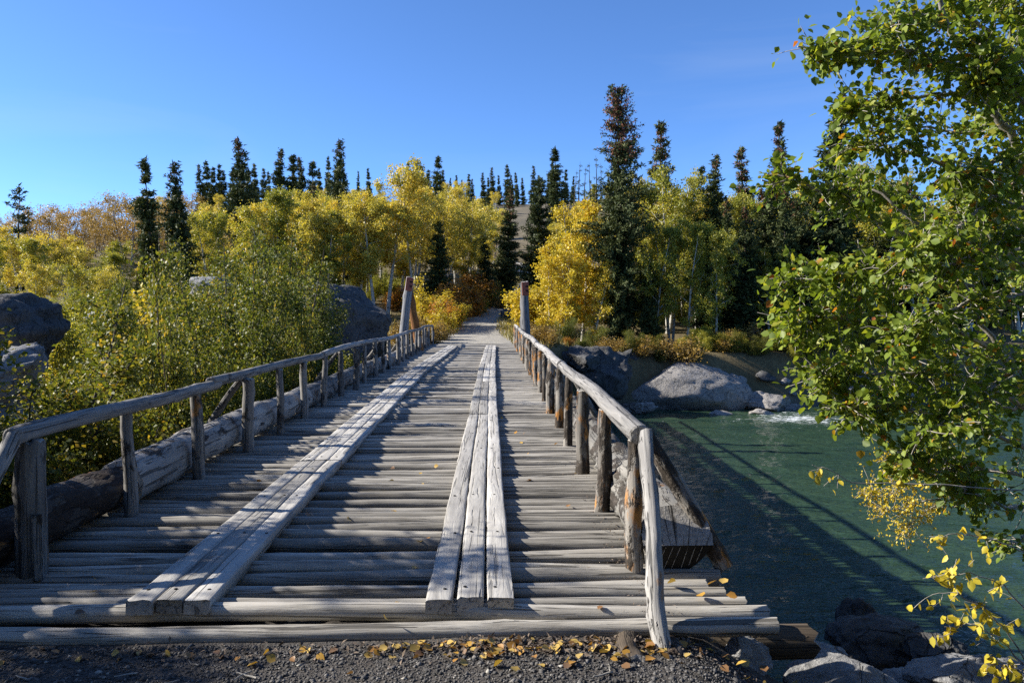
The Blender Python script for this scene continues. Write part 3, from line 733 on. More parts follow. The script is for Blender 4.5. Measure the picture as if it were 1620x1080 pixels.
rk(478, 490, 35.5, (1.6, 1.8, 1.3), 4, 'shaderock', 'lichen-grey boulder adjoining the huge dark one, half behind shrubs', facets=6)
rk(330, 462, 36, (1.1, 1.0, 0.7), 5, 'rock', 'pale rock glimpsed through the shrubs under the tall dark spruce')
rk(170, 497, 34, (1.0, 0.8, 0.35), 55, 'rock', 'small pale flat rock between the yellow shrubs and the dark boulder')
rk(1065, 625, 41.0, (3.9, 2.1, 1.9), 6, 'bankrock', 'largest smooth sloping rock on the far shore with tree shadows', facets=1, rough=0.09, rz=-0.22, sub=5)
rk(1145, 625, 41.0, (1.5, 1.2, 1.25), 7, 'bankrock', 'brown-grey rock leaning on the right end of the largest shore rock', facets=7)
rk(955, 600, 38.4, (1.7, 1.5, 1.75), 8, 'shaderock', 'dark broken ledge rock under the far end of the bridge', facets=12, rough=0.25)
rk(925, 575, 38.0, (1.3, 1.2, 0.9), 9, 'shaderock', 'mossy upper ledge rock beside the bridge end', facets=12, rough=0.25)
rk(1010, 648, 38.3, (0.9, 0.6, 0.4), 10, 'bankrock', 'rubble of low stones at the water in front of the ledge', facets=14, rough=0.3)
rk(1205, 637, 39.6, (1.5, 0.9, 0.75), 11, 'bankrock', 'pointed brown rock standing in the river rapids', facets=9, rz=-0.3)
rk(1205, 655, 38.0, (0.9, 0.6, 0.38), 13, 'bankrock', 'low rounded stone in the water in front of the pointed rock', facets=5)
rk(1145, 658, 37.8, (0.75, 0.5, 0.28), 14, 'bankrock', 'small flat stone at the waterline by the low rounded stone', facets=7)
rk(1275, 612, 43.5, (1.2, .8, .6), 61, 'shaderock', 'dark shaded rock on the far shore beside the driftwood')
rk(1330, 628, 43.0, (1.4, .9, .55), 62, 'shaderock', 'dark low rock on the shaded shore beyond the white water')
rk(1000, 585, 41.5, (1.3, 1.0, 1.0), 63, 'shaderock', 'dark cleft rock between the ledge and the largest shore rock', facets=10)
rk(1165, 598, 42.4, (1.5, 0.9, 0.75), 64, 'shaderock', 'dark ledge rock behind the largest shore rock, under the undergrowth', facets=9, rough=0.22)
rk(1215, 604, 42.6, (1.3, 0.9, 0.7), 65, 'shaderock', 'dark ledge rock above the pointed brown river rock', facets=9, rough=0.22)
rk(985, 575, 41.4, (1.3, 0.9, 0.8), 66, 'shaderock', 'dark ledge rock between the mossy ledge and the largest rock', facets=9, rough=0.22)
rk(1248, 646, 39.6, (1.0, 0.6, 0.35), 15, 'bankrock', 'low tail of rock where the white water breaks', facets=6)
p = Vector((0.9, 56, float(height(0.9, 56)) + 0.25)); rock('boulder', p, (0.62, 0.55, 0.55), 16, M['shaderock'], 'dark pointed boulder standing at the edge of the path', facets=10)
p = Vector((-3.0, 52, float(height(-3.0, 52)) + 0.2)); rock('boulder', p, (0.9, 0.6, 0.5), 17, M['shaderock'], 'dark low boulder beside the path under orange bushes', facets=8)
rock('boulder', Vector((4.1, 79, float(height(4.1, 79)) + 0.05)), (1.2, 0.9, 0.3), 18, M['rock'], 'pale flat stone on the path up among the spruces')
# near bank, right of the bridge
rk(1168, 1045, 4.25, (0.20, 0.17, 0.15), 21, 'rock', 'angular blue-grey stone beside the deck end, with fallen leaves', facets=12, rough=0.2)
rk(1330, 1074, 4.5, (0.34, 0.24, 0.13), 22, 'rock', 'broad flat pale stone on the near bank', facets=5, rough=0.10)
rk(1530, 1072, 4.7, (0.36, 0.25, 0.17), 23, 'rock', 'humped grey stone under the yellow-leaved twigs', facets=6, rough=0.14)
rk(1440, 1075, 4.9, (0.20, 0.16, 0.09), 24, 'rock', 'small pale stone between the flat stone and humped stone', facets=7)
rk(1400, 1015, 5.7, (0.42, 0.30, 0.24), 25, 'shaderock', 'dark wide boulder in shadow at the river edge', facets=8)
rk(1365, 1000, 6.0, (0.20, 0.22, 0.30), 26, 'shaderock', 'dark upright stone in shadow behind the flat pale stone', facets=9)
rk(1480, 1030, 5.4, (0.24, 0.2, 0.14), 27, 'shaderock', 'dark round stone with a pale top near the yellow twigs', facets=7)
rk(1300, 1032, 5.2, (0.16, 0.14, 0.08), 28, 'rock', 'small blue-grey stone behind the flat pale stone', facets=7)
rk(1615, 1075, 4.7, (0.2, 0.2, 0.15), 29, 'rock', 'pale stone beside the humped stone under leaves', facets=7)
for k_, (x, y, s) in enumerate([(2.6, 6.6, .5), (3.6, 6.4, .6), (2.1, 7.6, .45), (3.0, 7.9, .6), (4.6, 7.0, .7)]):
    rock('boulder', (x, y, float(height(x, y)) + s * 0.1), (s, s * .8, s * .55), 40 + k_, M['shaderock'], 'dark boulder low on the steep near bank', group='boulders on the steep near bank')

# ------------------------------------------------------------------ plant generators
def branch_pts(p, d, L, n, rs, wobble=0.12, lift=0.0):
    pts = [np.array(p, dtype=float)]; d = np.array(d, dtype=float); d /= np.linalg.norm(d)
    for _ in range(n):
        d = d + rs.normal(size=3) * wobble + np.array([0, 0, lift]); d /= np.linalg.norm(d)
        pts.append(pts[-1] + d * L / n)
    return pts
def aspen_meshes(seed, H, R, leafmat, n_leaf, leaf=0.12, low=0.28, bark='aspenbark', fork=1, gap=0.5):
    rs = np.random.default_rng(seed); tr = MB(); lf = MB(); cl = []
    for f in range(fork):
        th = rs.random() * 6.28; lean = 0.05 + 0.10 * (fork > 1)
        base = np.array([0.22 * f * math.cos(th), 0.22 * f * math.sin(th), -0.15])
        top = branch_pts(base, (lean * math.cos(th), lean * math.sin(th), 1), H * rs.uniform(0.88, 1.0), 14, rs, 0.035, 0.01)
        r0 = 0.013 * H + 0.01
        tube(tr, top, np.linspace(r0, 0.012, 15), 8)
        nb = int(26 / fork ** 0.5)
        for b in range(nb):
            t = low + (0.97 - low) * (b + rs.random()) / nb
            i = t * 14; q = int(min(13, i)); p = top[q] + (top[q + 1] - top[q]) * (i - q)
            env = R * (math.sin(min(0.97, (t - low) / (1 - low) * 0.86 + 0.12) * math.pi) ** 0.55) * rs.uniform(0.45, 1.2)
            az = rs.random() * 6.28; ln = max(0.25, env)
            br = branch_pts(p, (math.cos(az), math.sin(az), rs.uniform(0.25, 0.9)), ln, 6, rs, 0.14, 0.05)
            tube(tr, br, np.linspace(max(0.008, 0.25 * r0 * (1.1 - t)), 0.004, 7), 5)
            for s in range(2, 7): cl.append((br[s], 0.16 + 0.10 * R * rs.random()))
            for _ in range(3):
                w = br[rs.integers(2, 6)]; tw = branch_pts(w, rs.normal(size=3) + np.array([0, 0, 0.5]), ln * 0.45, 3, rs, 0.2)
                tube(tr, tw, 0.004, 4, cap=False); cl.append((tw[-1], 0.22)); cl.append((tw[2], 0.18))
    cl = [c for c in cl if rs.random() > gap]
    per = max(4, int(n_leaf * 0.62) // len(cl))
    for c, s in cl:
        n = rs.poisson(per * rs.uniform(0.4, 1.6)); s = s * 0.8
        P = c + rs.normal(size=(n, 3)) * s * np.array([1, 1, 0.8])
        tone = np.clip(rs.normal(0.45, 0.17) + rs.normal(size=n) * 0.2, 0, 1)
        leaf_cloud(lf, P, leaf * rs.uniform(0.7, 1.25, n), rs, 'quad', 0, droop=0.5, rnd=tone, aspect=0.85)
    return tr.mesh('trunk', [M[bark]], True), lf.mesh('crown', [M[leafmat]])
def shrub_meshes(seed, H, R, leafmat, n_leaf, leaf=0.055, stems=8, bark='darkstem', bare=0.12):
    rs = np.random.default_rng(seed); tr = MB(); lf = MB(); cl = []
    for s in range(stems):
        az = rs.random() * 6.28; sp = rs.uniform(0.05, 1.0) * R / H
        h = H * rs.uniform(0.62, 1.0) * (1.12 - 0.35 * sp * H / R)
        st = branch_pts((0.12 * math.cos(az), 0.12 * math.sin(az), -0.1), (sp * math.cos(az), sp * math.sin(az), 1), h, 12, rs, 0.06, 0.0)
        tube(tr, st, np.linspace(0.006 * H + 0.006, 0.005, 13), 6)
        for b in range(30):
            t = bare + (1 - bare) * rs.random(); i = t * 12; q = int(min(11, i)); p = st[q] + (st[q + 1] - st[q]) * (i - q)
            a2 = rs.random() * 6.28; ln = R * rs.uniform(0.2, 0.55) * (1.15 - 0.7 * t)
            tw = branch_pts(p, (math.cos(a2), math.sin(a2), rs.uniform(0.1, 0.9)), ln, 4, rs, 0.16, 0.03)
            tube(tr, tw, np.linspace(0.008, 0.003, 5), 4, cap=False)
            for w in tw[1:]: cl.append((w, 0.07 + 0.16 * ln))
    per = max(3, n_leaf // len(cl))
    for c, s in cl:
        n = rs.poisson(per); P = c + rs.normal(size=(n, 3)) * s
        tone = np.clip(rs.normal(0.42, 0.16) + rs.normal(size=n) * 0.2, 0, 1)
        leaf_cloud(lf, P, leaf * rs.uniform(0.7, 1.3, n), rs, 'quad', 0, droop=0.3, rnd=tone, up=0.5, aspect=0.7)
    return tr.mesh('stems', [M[bark]], True), lf.mesh('crown', [M[leafmat]])
def spruce_meshes(seed, H, R, dens=1.0, cone=0.0, ragged=0.35, narrow=0.75, blade=0.26, bare=0.0, low=0.04):
    rs = np.random.default_rng(seed); tr = MB(); lf = MB(); cn = MB(); nc = 0
    top = branch_pts((0, 0, -0.2), (0, 0, 1), H + 0.2, 16, rs, 0.012, 0.02)
    tube(tr, top, np.linspace(0.011 * H + 0.03, 0.012, 17), 8)
    nl = int(H * 5.2 * dens)
    for l in range(nl):
        t = low + (0.995 - low) * ((l + rs.random()) / nl)
        if t < 0.93: t = (math.floor(t * H * 2.0) + 0.5 + rs.normal() * 0.30) / (H * 2.0)
        i = t * 16; q = int(min(15, i)); p = top[q] + (top[q + 1] - top[q]) * (i - q)
        env = R * ((1 - t) ** narrow * 0.92 + 0.08) * (0.6 + 0.4 * min(1, t / 0.15))
        for b in range(max(4, int(7 * (0.5 + (1 - t))))):
            if rs.random() < bare: continue
            az = rs.random() * 6.28
            cl_ = noise.noise(Vector((math.cos(az) * 1.2 + seed, math.sin(az) * 1.2, t * H * 0.55)))
            ln = env * rs.uniform(0.5, 1.2) * (1 + ragged * 2.2 * cl_)
            if ln < 0.07: ln = 0.07
            br = branch_pts(p, (math.cos(az), math.sin(az), -0.55 + 0.75 * t), ln, 4, rs, 0.10, 0.10)
            if ln > 0.5: tube(tr, br, np.linspace(0.018, 0.006, 5), 4, cap=False)
            m = max(2, int(ln / 0.12))
            for s in range(m):
                u = (s + 1) / m * 4; qi = int(min(3, u)); w = br[qi] + (br[qi + 1] - br[qi]) * (u - qi)
                k = 6 if dens >= 1 else 4
                P = w + rs.normal(size=(k, 3)) * 0.075
                ax = np.tile((br[-1] - br[0]) / (ln + 1e-6), (k, 1)) * 0.45
                iscone = cone > 0 and t > 1 - cone and rs.random() < 0.6 * min(1, (t - 1 + cone) / (cone * 0.5) + 0.2)
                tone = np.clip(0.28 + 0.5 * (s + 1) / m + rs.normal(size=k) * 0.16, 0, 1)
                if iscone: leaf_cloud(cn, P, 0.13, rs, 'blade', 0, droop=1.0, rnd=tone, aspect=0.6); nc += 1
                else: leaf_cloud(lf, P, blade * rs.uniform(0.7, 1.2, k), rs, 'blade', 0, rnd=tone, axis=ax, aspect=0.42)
    out = [('trunk', tr.mesh('trunk', [M['bark']], True)), ('crown', lf.mesh('crown', [M['needle']]))]
    if nc: out.append(('cones', cn.mesh('cones', [M['cone']])))
    return out

ORD = ['first', 'second', 'third', 'fourth', 'fifth', 'sixth', 'seventh', 'eighth', 'ninth', 'tenth', 'eleventh', 'twelfth', 'thirteenth', 'fourteenth', 'fifteenth', 'sixteenth', 'seventeenth', 'eighteenth', 'nineteenth', 'twentieth', 'twenty-first', 'twenty-second', 'twenty-third', 'twenty-fourth']
def plant(name, parts, loc, s, rz, label, cat, group=None, sz=None):
    root = empty(name, loc, rz, (s, s, sz or s)); tag(root, label, cat, group)
    if cat == 'tree': root.rotation_euler = (0.03 * math.sin(rz * 7.3), 0.03 * math.cos(rz * 5.1), rz)
    for pn, me in parts:
        o = obj(pn, me, root)
        if pn == 'cones': o['kind'] = 'stuff'
    return root

# ------------------------------------------------------------------ spruces
SP = {}
SP['hero'] = spruce_meshes(11, 15.0, 1.5, 2.1, cone=0.30, ragged=0.85, narrow=0.42, blade=0.20)
SP['wide'] = spruce_meshes(12, 11.0, 2.3, 1.4, ragged=0.3, narrow=0.8)
SP['cone'] = spruce_meshes(13, 12.0, 1.3, 1.4, cone=0.36, ragged=0.45, narrow=0.78)
SP['thin'] = spruce_meshes(14, 11.0, 1.05, 1.2, ragged=0.45, narrow=0.85)
SP['dark'] = spruce_meshes(15, 12.0, 1.6, 1.4, cone=0.12, ragged=0.45, narrow=0.82)
SP['scrag'] = spruce_meshes(16, 9.0, 1.3, 0.8, ragged=0.5, narrow=0.6, bare=0.35)
SP['ridge0'] = spruce_meshes(17, 9.0, 1.05, 0.8, ragged=0.3, narrow=0.95, blade=0.4)
SP['ridge1'] = spruce_meshes(18, 9.0, 0.85, 0.8, cone=0.2, ragged=0.4, narrow=0.85, blade=0.4)
SP['ridge2'] = spruce_meshes(19, 9.0, 1.3, 0.8, ragged=0.45, narrow=1.05, blade=0.4)
SP['snag'] = spruce_meshes(20, 9.0, 0.7, 0.5, ragged=0.5, narrow=0.5, bare=0.82, blade=0.3)
SPH = {'hero': 15, 'wide': 11, 'cone': 12, 'thin': 11, 'dark': 12, 'scrag': 9, 'ridge0': 9, 'ridge1': 9, 'ridge2': 9, 'snag': 9}
tr_rng = random.Random(99)
def spruce(kind, px, top, Y, label, group=None, fat=1.0, sink=0.0):
    p = at(px, top, Y); g = float(height(p.x, Y)) - sink
    h = max(2.0, p.z - g); sz = h / SPH[kind]
    return plant('spruce_tree', SP[kind], (p.x, Y, g), sz * fat, tr_rng.random() * 6.28, label, 'tree', group, sz)
spruce('hero', 985, 143, 45.5, 'tallest dark spruce with brown cone-laden top on the far bank', fat=1.02)
spruce('wide', 855, 280, 62, 'full conical green spruce beside the path behind the golden aspen')
spruce('cone', 797, 292, 72, 'narrow spruce with rusty brown top left of the bare hillside', fat=1.25)
spruce('wide', 770, 372, 68, 'lower bushy spruce with wide skirts at the path bend', fat=1.1)
spruce('wide', 690, 352, 59, 'dark low spruce behind the leaning plated post', fat=1.15)
spruce('dark', 286, 258, 45, 'tall brown-topped dark spruce rising behind the left shrubs', fat=1.0)
spruce('thin', 243, 255, 47, 'slender spire-topped spruce next to the brown-topped dark spruce', fat=1.1)
spruce('wide', 228, 325, 49, 'short bluish spruce tucked beside the slender spire', fat=0.7)
spruce('dark', 378, 222, 78, 'broad-shouldered spruce standing highest on the left hillside', fat=1.1)
spruce('dark', 438, 236, 84, 'dark spruce, taller of a tight pair on the left hillside')
spruce('thin', 453, 247, 86, 'slimmer spruce of the tight pair on the left hillside', fat=1.2)
spruce('dark', 476, 250, 90, 'dark spruce right of the tight pair on the hillside', fat=0.9)
spruce('thin', 489, 256, 90, 'thin spruce just right of the tight hillside pair', fat=1.2)
spruce('dark', 540, 221, 82, 'flat-topped dark spruce standing above the tall yellow aspens', fat=0.9)
spruce('scrag', 20, 295, 52, 'scraggly leaning black spruce with sparse drooping branches', fat=1.1)
spruce('cone', 380, 335, 60, 'small rust-brown spruce among green-yellow aspens', fat=0.8)
spruce('cone', 508, 286, 75, 'rust-brown spruce top poking out of the yellow aspens', fat=0.9)
spruce('thin', 684, 246, 150, 'lone tall spruce on the ridge above the yellow grove', fat=1.3)
spruce('thin', 884, 236, 135, 'tall narrow spruce on the ridge right of the bare hillside', fat=1.5)
spruce('cone', 1044, 197, 62, 'spruce with red-brown spire behind the tallest dark spruce', fat=1.2)
spruce('dark', 1138, 248, 50, 'dark spruce with green tip among the right bank aspens', fat=1.05)
spruce('cone', 1184, 231, 56, 'red-brown topped spruce, left of two in the right wood', fat=1.1)
spruce('cone', 1211, 236, 58, 'red-brown topped spruce, shorter one close to the alder leaves', fat=1.0)
spruce('cone', 1243, 196, 56, 'slim spruce with the reddest spire beside the alder crown', fat=1.0)
spruce('dark', 1310, 154, 46, 'big dark spruce seen through the alder branches', fat=1.15)
spruce('dark', 1175, 330, 45.5, 'deep dark spruce over the shaded shore of the right bank', fat=1.2)
spruce('dark', 1215, 300, 48, 'dense dark spruce at the river bend, partly behind alder leaves', fat=1.2)
spruce('dark', 1260, 320, 47, 'shaded spruce standing behind the alder at the river bend', fat=1.3)
spruce('thin', 1122, 372, 45.0, 'slim shaded spruce between the slender shore aspens', fat=1.2)
spruce('dark', 1152, 318, 47.5, 'pointed dark spruce behind the low tail of shore rocks', fat=0.95)
spruce('cone', 1196, 290, 50, 'brown-tipped spruce between two dense dark ones at the bend', fat=1.1)
spruce('dark', 1238, 300, 46, 'straight dark spruce above the stranded driftwood', fat=1.0)
spruce('thin', 1100, 264, 75, 'small dark spruce tip between pale aspens')
spruce('wide', 1030, 420, 44.8, 'low shaded spruce at the foot of the tallest dark spruce', fat=0.9)
rr_ = random.Random(5)
ridge = [(318, 264), (328, 260), (336, 268), (345, 264), (352, 272), (366, 268), (394, 272), (404, 262), (416, 270), (425, 275), (463, 268), (505, 270), (519, 252), (530, 262), (566, 274), (584, 270), (643, 260), (651, 272), (657, 258), (665, 266), (674, 272), (700, 272), (712, 284), (721, 280), (731, 288), (741, 278), (748, 286), (766, 276), (773, 284), (780, 268), (790, 280), (804, 264), (809, 280), (819, 276), (828, 284), (844, 266), (854, 280), (868, 276), (876, 260), (894, 272), (905, 282)]
for k, (px, ty) in enumerate(ridge):
    Y = 236 + rr_.uniform(-12, 22)
    spruce('ridge%d' % rr_.choice([0, 0, 1, 2]), px, ty - 2, Y, 'small dark spruce on the ridge line against the sky', 'spruces along the ridge line', fat=rr_.uniform(0.9, 1.3))
for px, ty in [(909, 268), (916, 256), (925, 262), (934, 256), (943, 246), (950, 258), (133, 330), (545, 262)]:
    spruce('snag', px, ty, 215, 'grey bare dead spruce standing on the ridge', 'bare dead spruces on the ridge', fat=1.3)

# ------------------------------------------------------------------ aspens and other broadleaf trees
AS = {}
AS['y0'] = aspen_meshes(31, 10.0, 2.5, 'yellow', 20000, low=0.27)
AS['y1'] = aspen_meshes(32, 10.0, 2.1, 'yellow', 16000, low=0.32)
AS['y2'] = aspen_meshes(33, 10.0, 2.6, 'yellow', 20000, fork=3, low=0.44)
AS['g0'] = aspen_meshes(34, 10.0, 2.4, 'ygreen', 20000, low=0.2)
AS['g1'] = aspen_meshes(35, 10.0, 2.2, 'ygreen', 17000, low=0.25, fork=2)
AS['gold0'] = aspen_meshes(36, 7.0, 1.55, 'gold', 12000, leaf=0.115, low=0.14)
AS['gold1'] = aspen_meshes(37, 7.0, 1.3, 'gold', 9000, leaf=0.115, low=0.12, fork=2)
AS['o0'] = aspen_meshes(38, 6.0, 2.0, 'ochre', 9000, leaf=0.10, low=0.12, fork=3, bark='stem')
ASH = {'y0': 10, 'y1': 10, 'y2': 10, 'g0': 10, 'g1': 10, 'gold0': 7, 'gold1': 7, 'o0': 6}
def aspen(kind, px, top, Y, label, group=None, fat=1.0, sink=0.0):
    p = at(px, top, Y); g = float(height(p.x, Y)) - sink; h = max(1.5, p.z - g); sz = h / ASH[kind]
    return plant('aspen_tree', [('trunk', AS[kind][0]), ('crown', AS[kind][1])], (p.x, Y, g), sz * fat, tr_rng.random() * 6.28, label, 'tree', group, sz)
G1 = 'yellow aspens of the grove left of the path'
for k, (px, ty, Y) in enumerate(sorted([(528, 325, 58), (548, 300, 60), (566, 292, 57), (590, 285, 56), (632, 268, 62), (652, 290, 59), (668, 300, 66), (700, 296, 68), (722, 302, 72), (745, 300, 70), (768, 312, 76), (735, 320, 67), (578, 300, 66), (520, 300, 64), (705, 318, 64)], key=lambda q: q[0])):
    aspen(['y0', 'y2', 'y1'][k % 3], px, ty, Y, 'yellow white-trunked grove aspen, %s from the huge dark boulder towards the path' % ORD[k], G1)
aspen('y1', 612, 238, 58, 'tallest yellow aspen of the grove, its thin top above the others')
G2 = 'golden aspens right of the path'
for k, (px, ty, Y, f) in enumerate(sorted([(872, 372, 46, 1.0), (897, 350, 45.5, 1.0), (922, 330, 47, 1.1), (940, 300, 54, 1.0), (905, 305, 58, 1.0), (935, 400, 45, .9), (884, 415, 44.8, .9)], key=lambda q: q[0])):
    aspen('gold%d' % (k % 2), px, ty, Y, 'bright golden aspen, %s from the upright plated post towards the tallest spruce' % ORD[k], G2, fat=f)
G3 = 'green-yellow aspens of the right bank wood'
for k, (px, ty, Y) in enumerate(sorted([(1018, 285, 54), (1040, 262, 53), (1062, 248, 50), (1082, 282, 55), (1105, 288, 50), (1125, 300, 56), (1155, 292, 54), (1175, 300, 60), (1200, 296, 54), (1228, 290, 58), (1262, 270, 56), (1290, 260, 60), (1330, 250, 62), (1360, 260, 58), (1400, 250, 60)], key=lambda q: q[0])):
    aspen(['g0', 'y1', 'g1', 'y0'][k % 4], px, ty, Y, 'tall green-yellow aspen of the right bank wood, %s from the tallest spruce' % ORD[k], G3, fat=0.82)
G4 = 'shaded slender aspens above the shore rocks'
for k, (px, ty, Y) in enumerate(sorted([(1035, 350, 45), (1062, 330, 46), (1088, 345, 44.5), (1110, 335, 46.5), (1135, 360, 44.2), (1160, 350, 47), (1195, 370, 46), (1225, 380, 45.5), (1020, 400, 46)], key=lambda q: q[0])):
    aspen(['g1', 'g0'][k % 2], px, ty, Y, 'slender shaded aspen just above the shore rocks, %s from the tallest spruce' % ORD[k], G4, fat=0.85)
G9 = 'shaded spruces along the river bend behind the alder'
for k, (px, ty, Y) in enumerate([(1330, 330, 50), (1365, 300, 54), (1400, 330, 50), (1440, 290, 55), (1480, 320, 52), (1520, 300, 55), (1560, 310, 52), (1600, 290, 55), (1640, 310, 54), (1290, 340, 49)]):
    spruce('dark', px, ty, Y, 'shaded spruce along the river bend behind the alder, %s from the driftwood' % ORD[(k + 1) % 10], G9, fat=1.35)
G10 = 'pale aspens along the river bend behind the alder'
for k, (px, ty, Y) in enumerate([(1320, 280, 58), (1380, 300, 49), (1420, 270, 62), (1460, 300, 50), (1500, 280, 60), (1540, 300, 50), (1580, 270, 60), (1620, 290, 50)]):
    aspen(['g0', 'g1'][k % 2], px, ty, Y, 'pale aspen along the river bend behind the alder, %s from the driftwood' % ORD[k], G10, fat=1.1)
G5 = 'green-yellow aspens behind the left shrubs'
for k, (px, ty, Y) in enumerate(sorted([(335, 322, 52), (362, 330, 54), (395, 302, 58), (418, 312, 56), (445, 296, 57), (470, 308, 55), (495, 300, 59), (512, 320, 55), (308, 345, 52), (275, 365, 50), (350, 310, 60), (430, 292, 64), (480, 290, 66)], key=lambda q: q[0])):
    aspen(['g0', 'y0', 'g1', 'y1'][k % 4], px, ty, Y, 'green-yellow aspen behind the left shrubs, %s from the slender spire-topped spruce' % ORD[k], G5)
G6 = 'yellow-green trees above the left boulders'
for k, (px, ty, Y) in enumerate(sorted([(-20, 375, 48), (15, 372, 52), (45, 358, 50), (78, 372, 46), (105, 380, 50), (135, 362, 54), (160, 392, 46), (190, 372, 52), (215, 395, 47), (60, 400, 42), (120, 410, 41), (175, 420, 41)], key=lambda q: abs(q[0] - 20))):
    aspen(['g0', 'y2', 'g1', 'y0'][k % 4], px, ty, Y, 'yellow-green tree on the slope above the left boulders, %s from the scraggly spruce' % ORD[k], G6, fat=1.1)
G7 = 'ochre bushes on the left skyline'
for k, (px, ty, Y) in enumerate(sorted([(70, 322, 92), (95, 318, 100), (120, 330, 96), (150, 335, 108), (185, 305, 104), (205, 303, 98), (225, 318, 106), (40, 335, 90), (255, 320, 115), (275, 305, 120), (300, 300, 125), (170, 325, 112), (-15, 345, 95), (15, 340, 105), (60, 335, 115), (105, 335, 120), (140, 325, 125), (230, 308, 130), (160, 318, 118), (250, 312, 128)], key=lambda q: abs(q[0] - 20))):
    aspen('o0', px, ty, Y, 'rounded ochre tree on the left skyline slope, %s from the scraggly spruce' % ORD[k], G7, fat=1.15)
# trees that clothe the hillside behind
hr = random.Random(31)
for k, (px, ty, Y) in enumerate([(548, 350, 84), (575, 345, 88), (602, 340, 86), (630, 345, 90), (655, 350, 85), (680, 345, 92), (706, 350, 88), (732, 345, 94), (755, 350, 90), (780, 352, 96)]):
    aspen(['o0', 'y0', 'g0'][k % 3], px, ty, Y, 'low yellow tree seen behind the grove trunks, %s from the huge dark boulder' % ORD[k], 'low trees behind the grove trunks', fat=1.35)
G8 = 'autumn aspens clothing the hillside'
for k in range(135):
    Y = hr.uniform(74, 205) if k < 100 else hr.uniform(195, 240); px = hr.uniform(230, 1420)
    if 800 < px < 905 and Y > 95: continue
    x = (px - 784) / F * Y
    if abs(x - np.interp(Y, [60, 72, 84, 100], [0.4, 2.4, 3.6, 2.5])) < 3 and Y < 105: continue
    g = float(height(x, Y)); kind = hr.choice(['y0', 'y1', 'y2', 'o0', 'y0', 'g0']); h = hr.uniform(5.5, 8.5)
    s = h / ASH[kind]
    plant('aspen_tree', [('trunk', AS[kind][0]), ('crown', AS[kind][1])], (x, Y, g), s * 1.15, hr.random() * 6.28, 'small autumn aspen in the wood covering the far hillside', 'tree', G8, s)

# ------------------------------------------------------------------ shrubs
SH = {}
SH['a'] = shrub_meshes(51, 5.0, 1.5, 'shrub', 20000, leaf=0.058, stems=8)
SH['b'] = shrub_meshes(52, 5.0, 1.2, 'shrub', 15000, leaf=0.057, stems=6)
SH['c'] = shrub_meshes(53, 3.0, 1.3, 'shrub', 16000, leaf=0.052, stems=11)
SH['y'] = shrub_meshes(54, 3.0, 1.2, 'ygreen', 15000, leaf=0.06, stems=8)
SH['or'] = shrub_meshes(55, 1.6, 0.9, 'orange', 4500, leaf=0.065, stems=9)
SH['go'] = shrub_meshes(56, 2.0, 0.9, 'gold', 4500, leaf=0.075, stems=7)
SH['lo'] = shrub_meshes(57, 1.0, 0.9, 'ochre', 3000, leaf=0.06, stems=10)
SHH = {'a': 5, 'b': 5, 'c': 3, 'y': 3, 'or': 1.6, 'go': 2, 'lo': 1}
SHR = {'a': 1.5, 'b': 1.25, 'c': 1.35, 'y': 1.25, 'or': 0.9, 'go': 0.9, 'lo': 0.9}
def shrub(kind, px, top, Y, label, group=None, fat=1.0, x=None):
    if kind in 'ab' and Y < 30: top = top - 30
    p = at(px, top, Y); X = p.x if x is None else x
    if X < -3 and Y < 34:
        for _ in range(3):
            g = float(height(X, Y)); X = min(X, -3.42 - SHR[kind] * max(0.4, p.z - g) / SHH[kind] * fat)
    g = float(height(X, Y)); h = max(0.4, p.z - g); sz = h / SHH[kind]
    return plant('shrub', [('stems', SH[kind][0]), ('crown', SH[kind][1])], (X, Y, g), sz * fat, tr_rng.random() * 6.28, label, 'shrub', group, sz)
GS = 'leafy shrubs growing beside the left handrail'
for k, (kd, px, ty, Y, f) in enumerate(sorted([('c', 150, 590, 9.5, 1.0), ('c', 215, 560, 10.5, .9), ('a', 190, 480, 13.0, .9), ('b', 345, 440, 12.8, .9), ('a', 400, 400, 17.0, .85), ('b', 480, 400, 19.0, .9), ('a', 330, 390, 20.0, .8), ('c', 390, 520, 13.5, .8), ('c', 470, 500, 16.0, .8), ('c', 150, 640, 10.0, .8), ('b', 235, 440, 18.0, .9), ('c', 300, 560, 9.8, .7), ('b', 500, 440, 24.0, .6), ('a', 430, 430, 25.0, .8), ('b', 240, 500, 11.2, .8)], key=lambda q: q[3])):
    shrub(kd, px, ty, Y, 'leafy green-brown shrub beside the left handrail, %s along it from the gravel' % ORD[k], GS, fat=f)
shrub('b', 283, 372, 12.2, 'tallest dark-stemmed shrub rising beside the left handrail', fat=0.85)
shrub('b', 300, 378, 10.8, 'thin upright sapling in front of the tallest dark-stemmed shrub', fat=0.42)
shrub('b', 462, 385, 15.5, 'thin upright sapling beside the tall twin-stemmed shrub', fat=0.42)
shrub('b', 205, 420, 11.5, 'thin upright sapling near the gravel end of the left thicket', fat=0.42)
shrub('a', 442, 366, 14.5, 'tall twin-stemmed shrub with shiny leaves beside the left handrail', fat=0.75)
shrub('y', 560, 535, 28, 'yellowing shrub in front of the huge dark boulder', fat=0.9)
shrub('y', 515, 525, 27, 'yellow-green shrub at the left of the huge dark boulder', fat=0.9)
for k, (px, ty, Y) in enumerate(sorted([(70, 690, 7.6), (130, 700, 7.4), (175, 680, 8.0), (255, 650, 8.8), (330, 640, 10.0), (300, 660, 9.0)], key=lambda q: q[2])):
    shrub('c', px, ty, Y, 'low dense shrub outside the near left handrail, %s along it from the gravel' % ORD[k], 'low shrubs under the near left handrail', fat=1.5)
shrub('y', 128, 462, 25.5, 'yellow-tipped shrub against the dark rounded boulder', fat=0.8)
shrub('y', 150, 470, 27, 'yellow shrub right of the dark rounded boulder', fat=0.9)
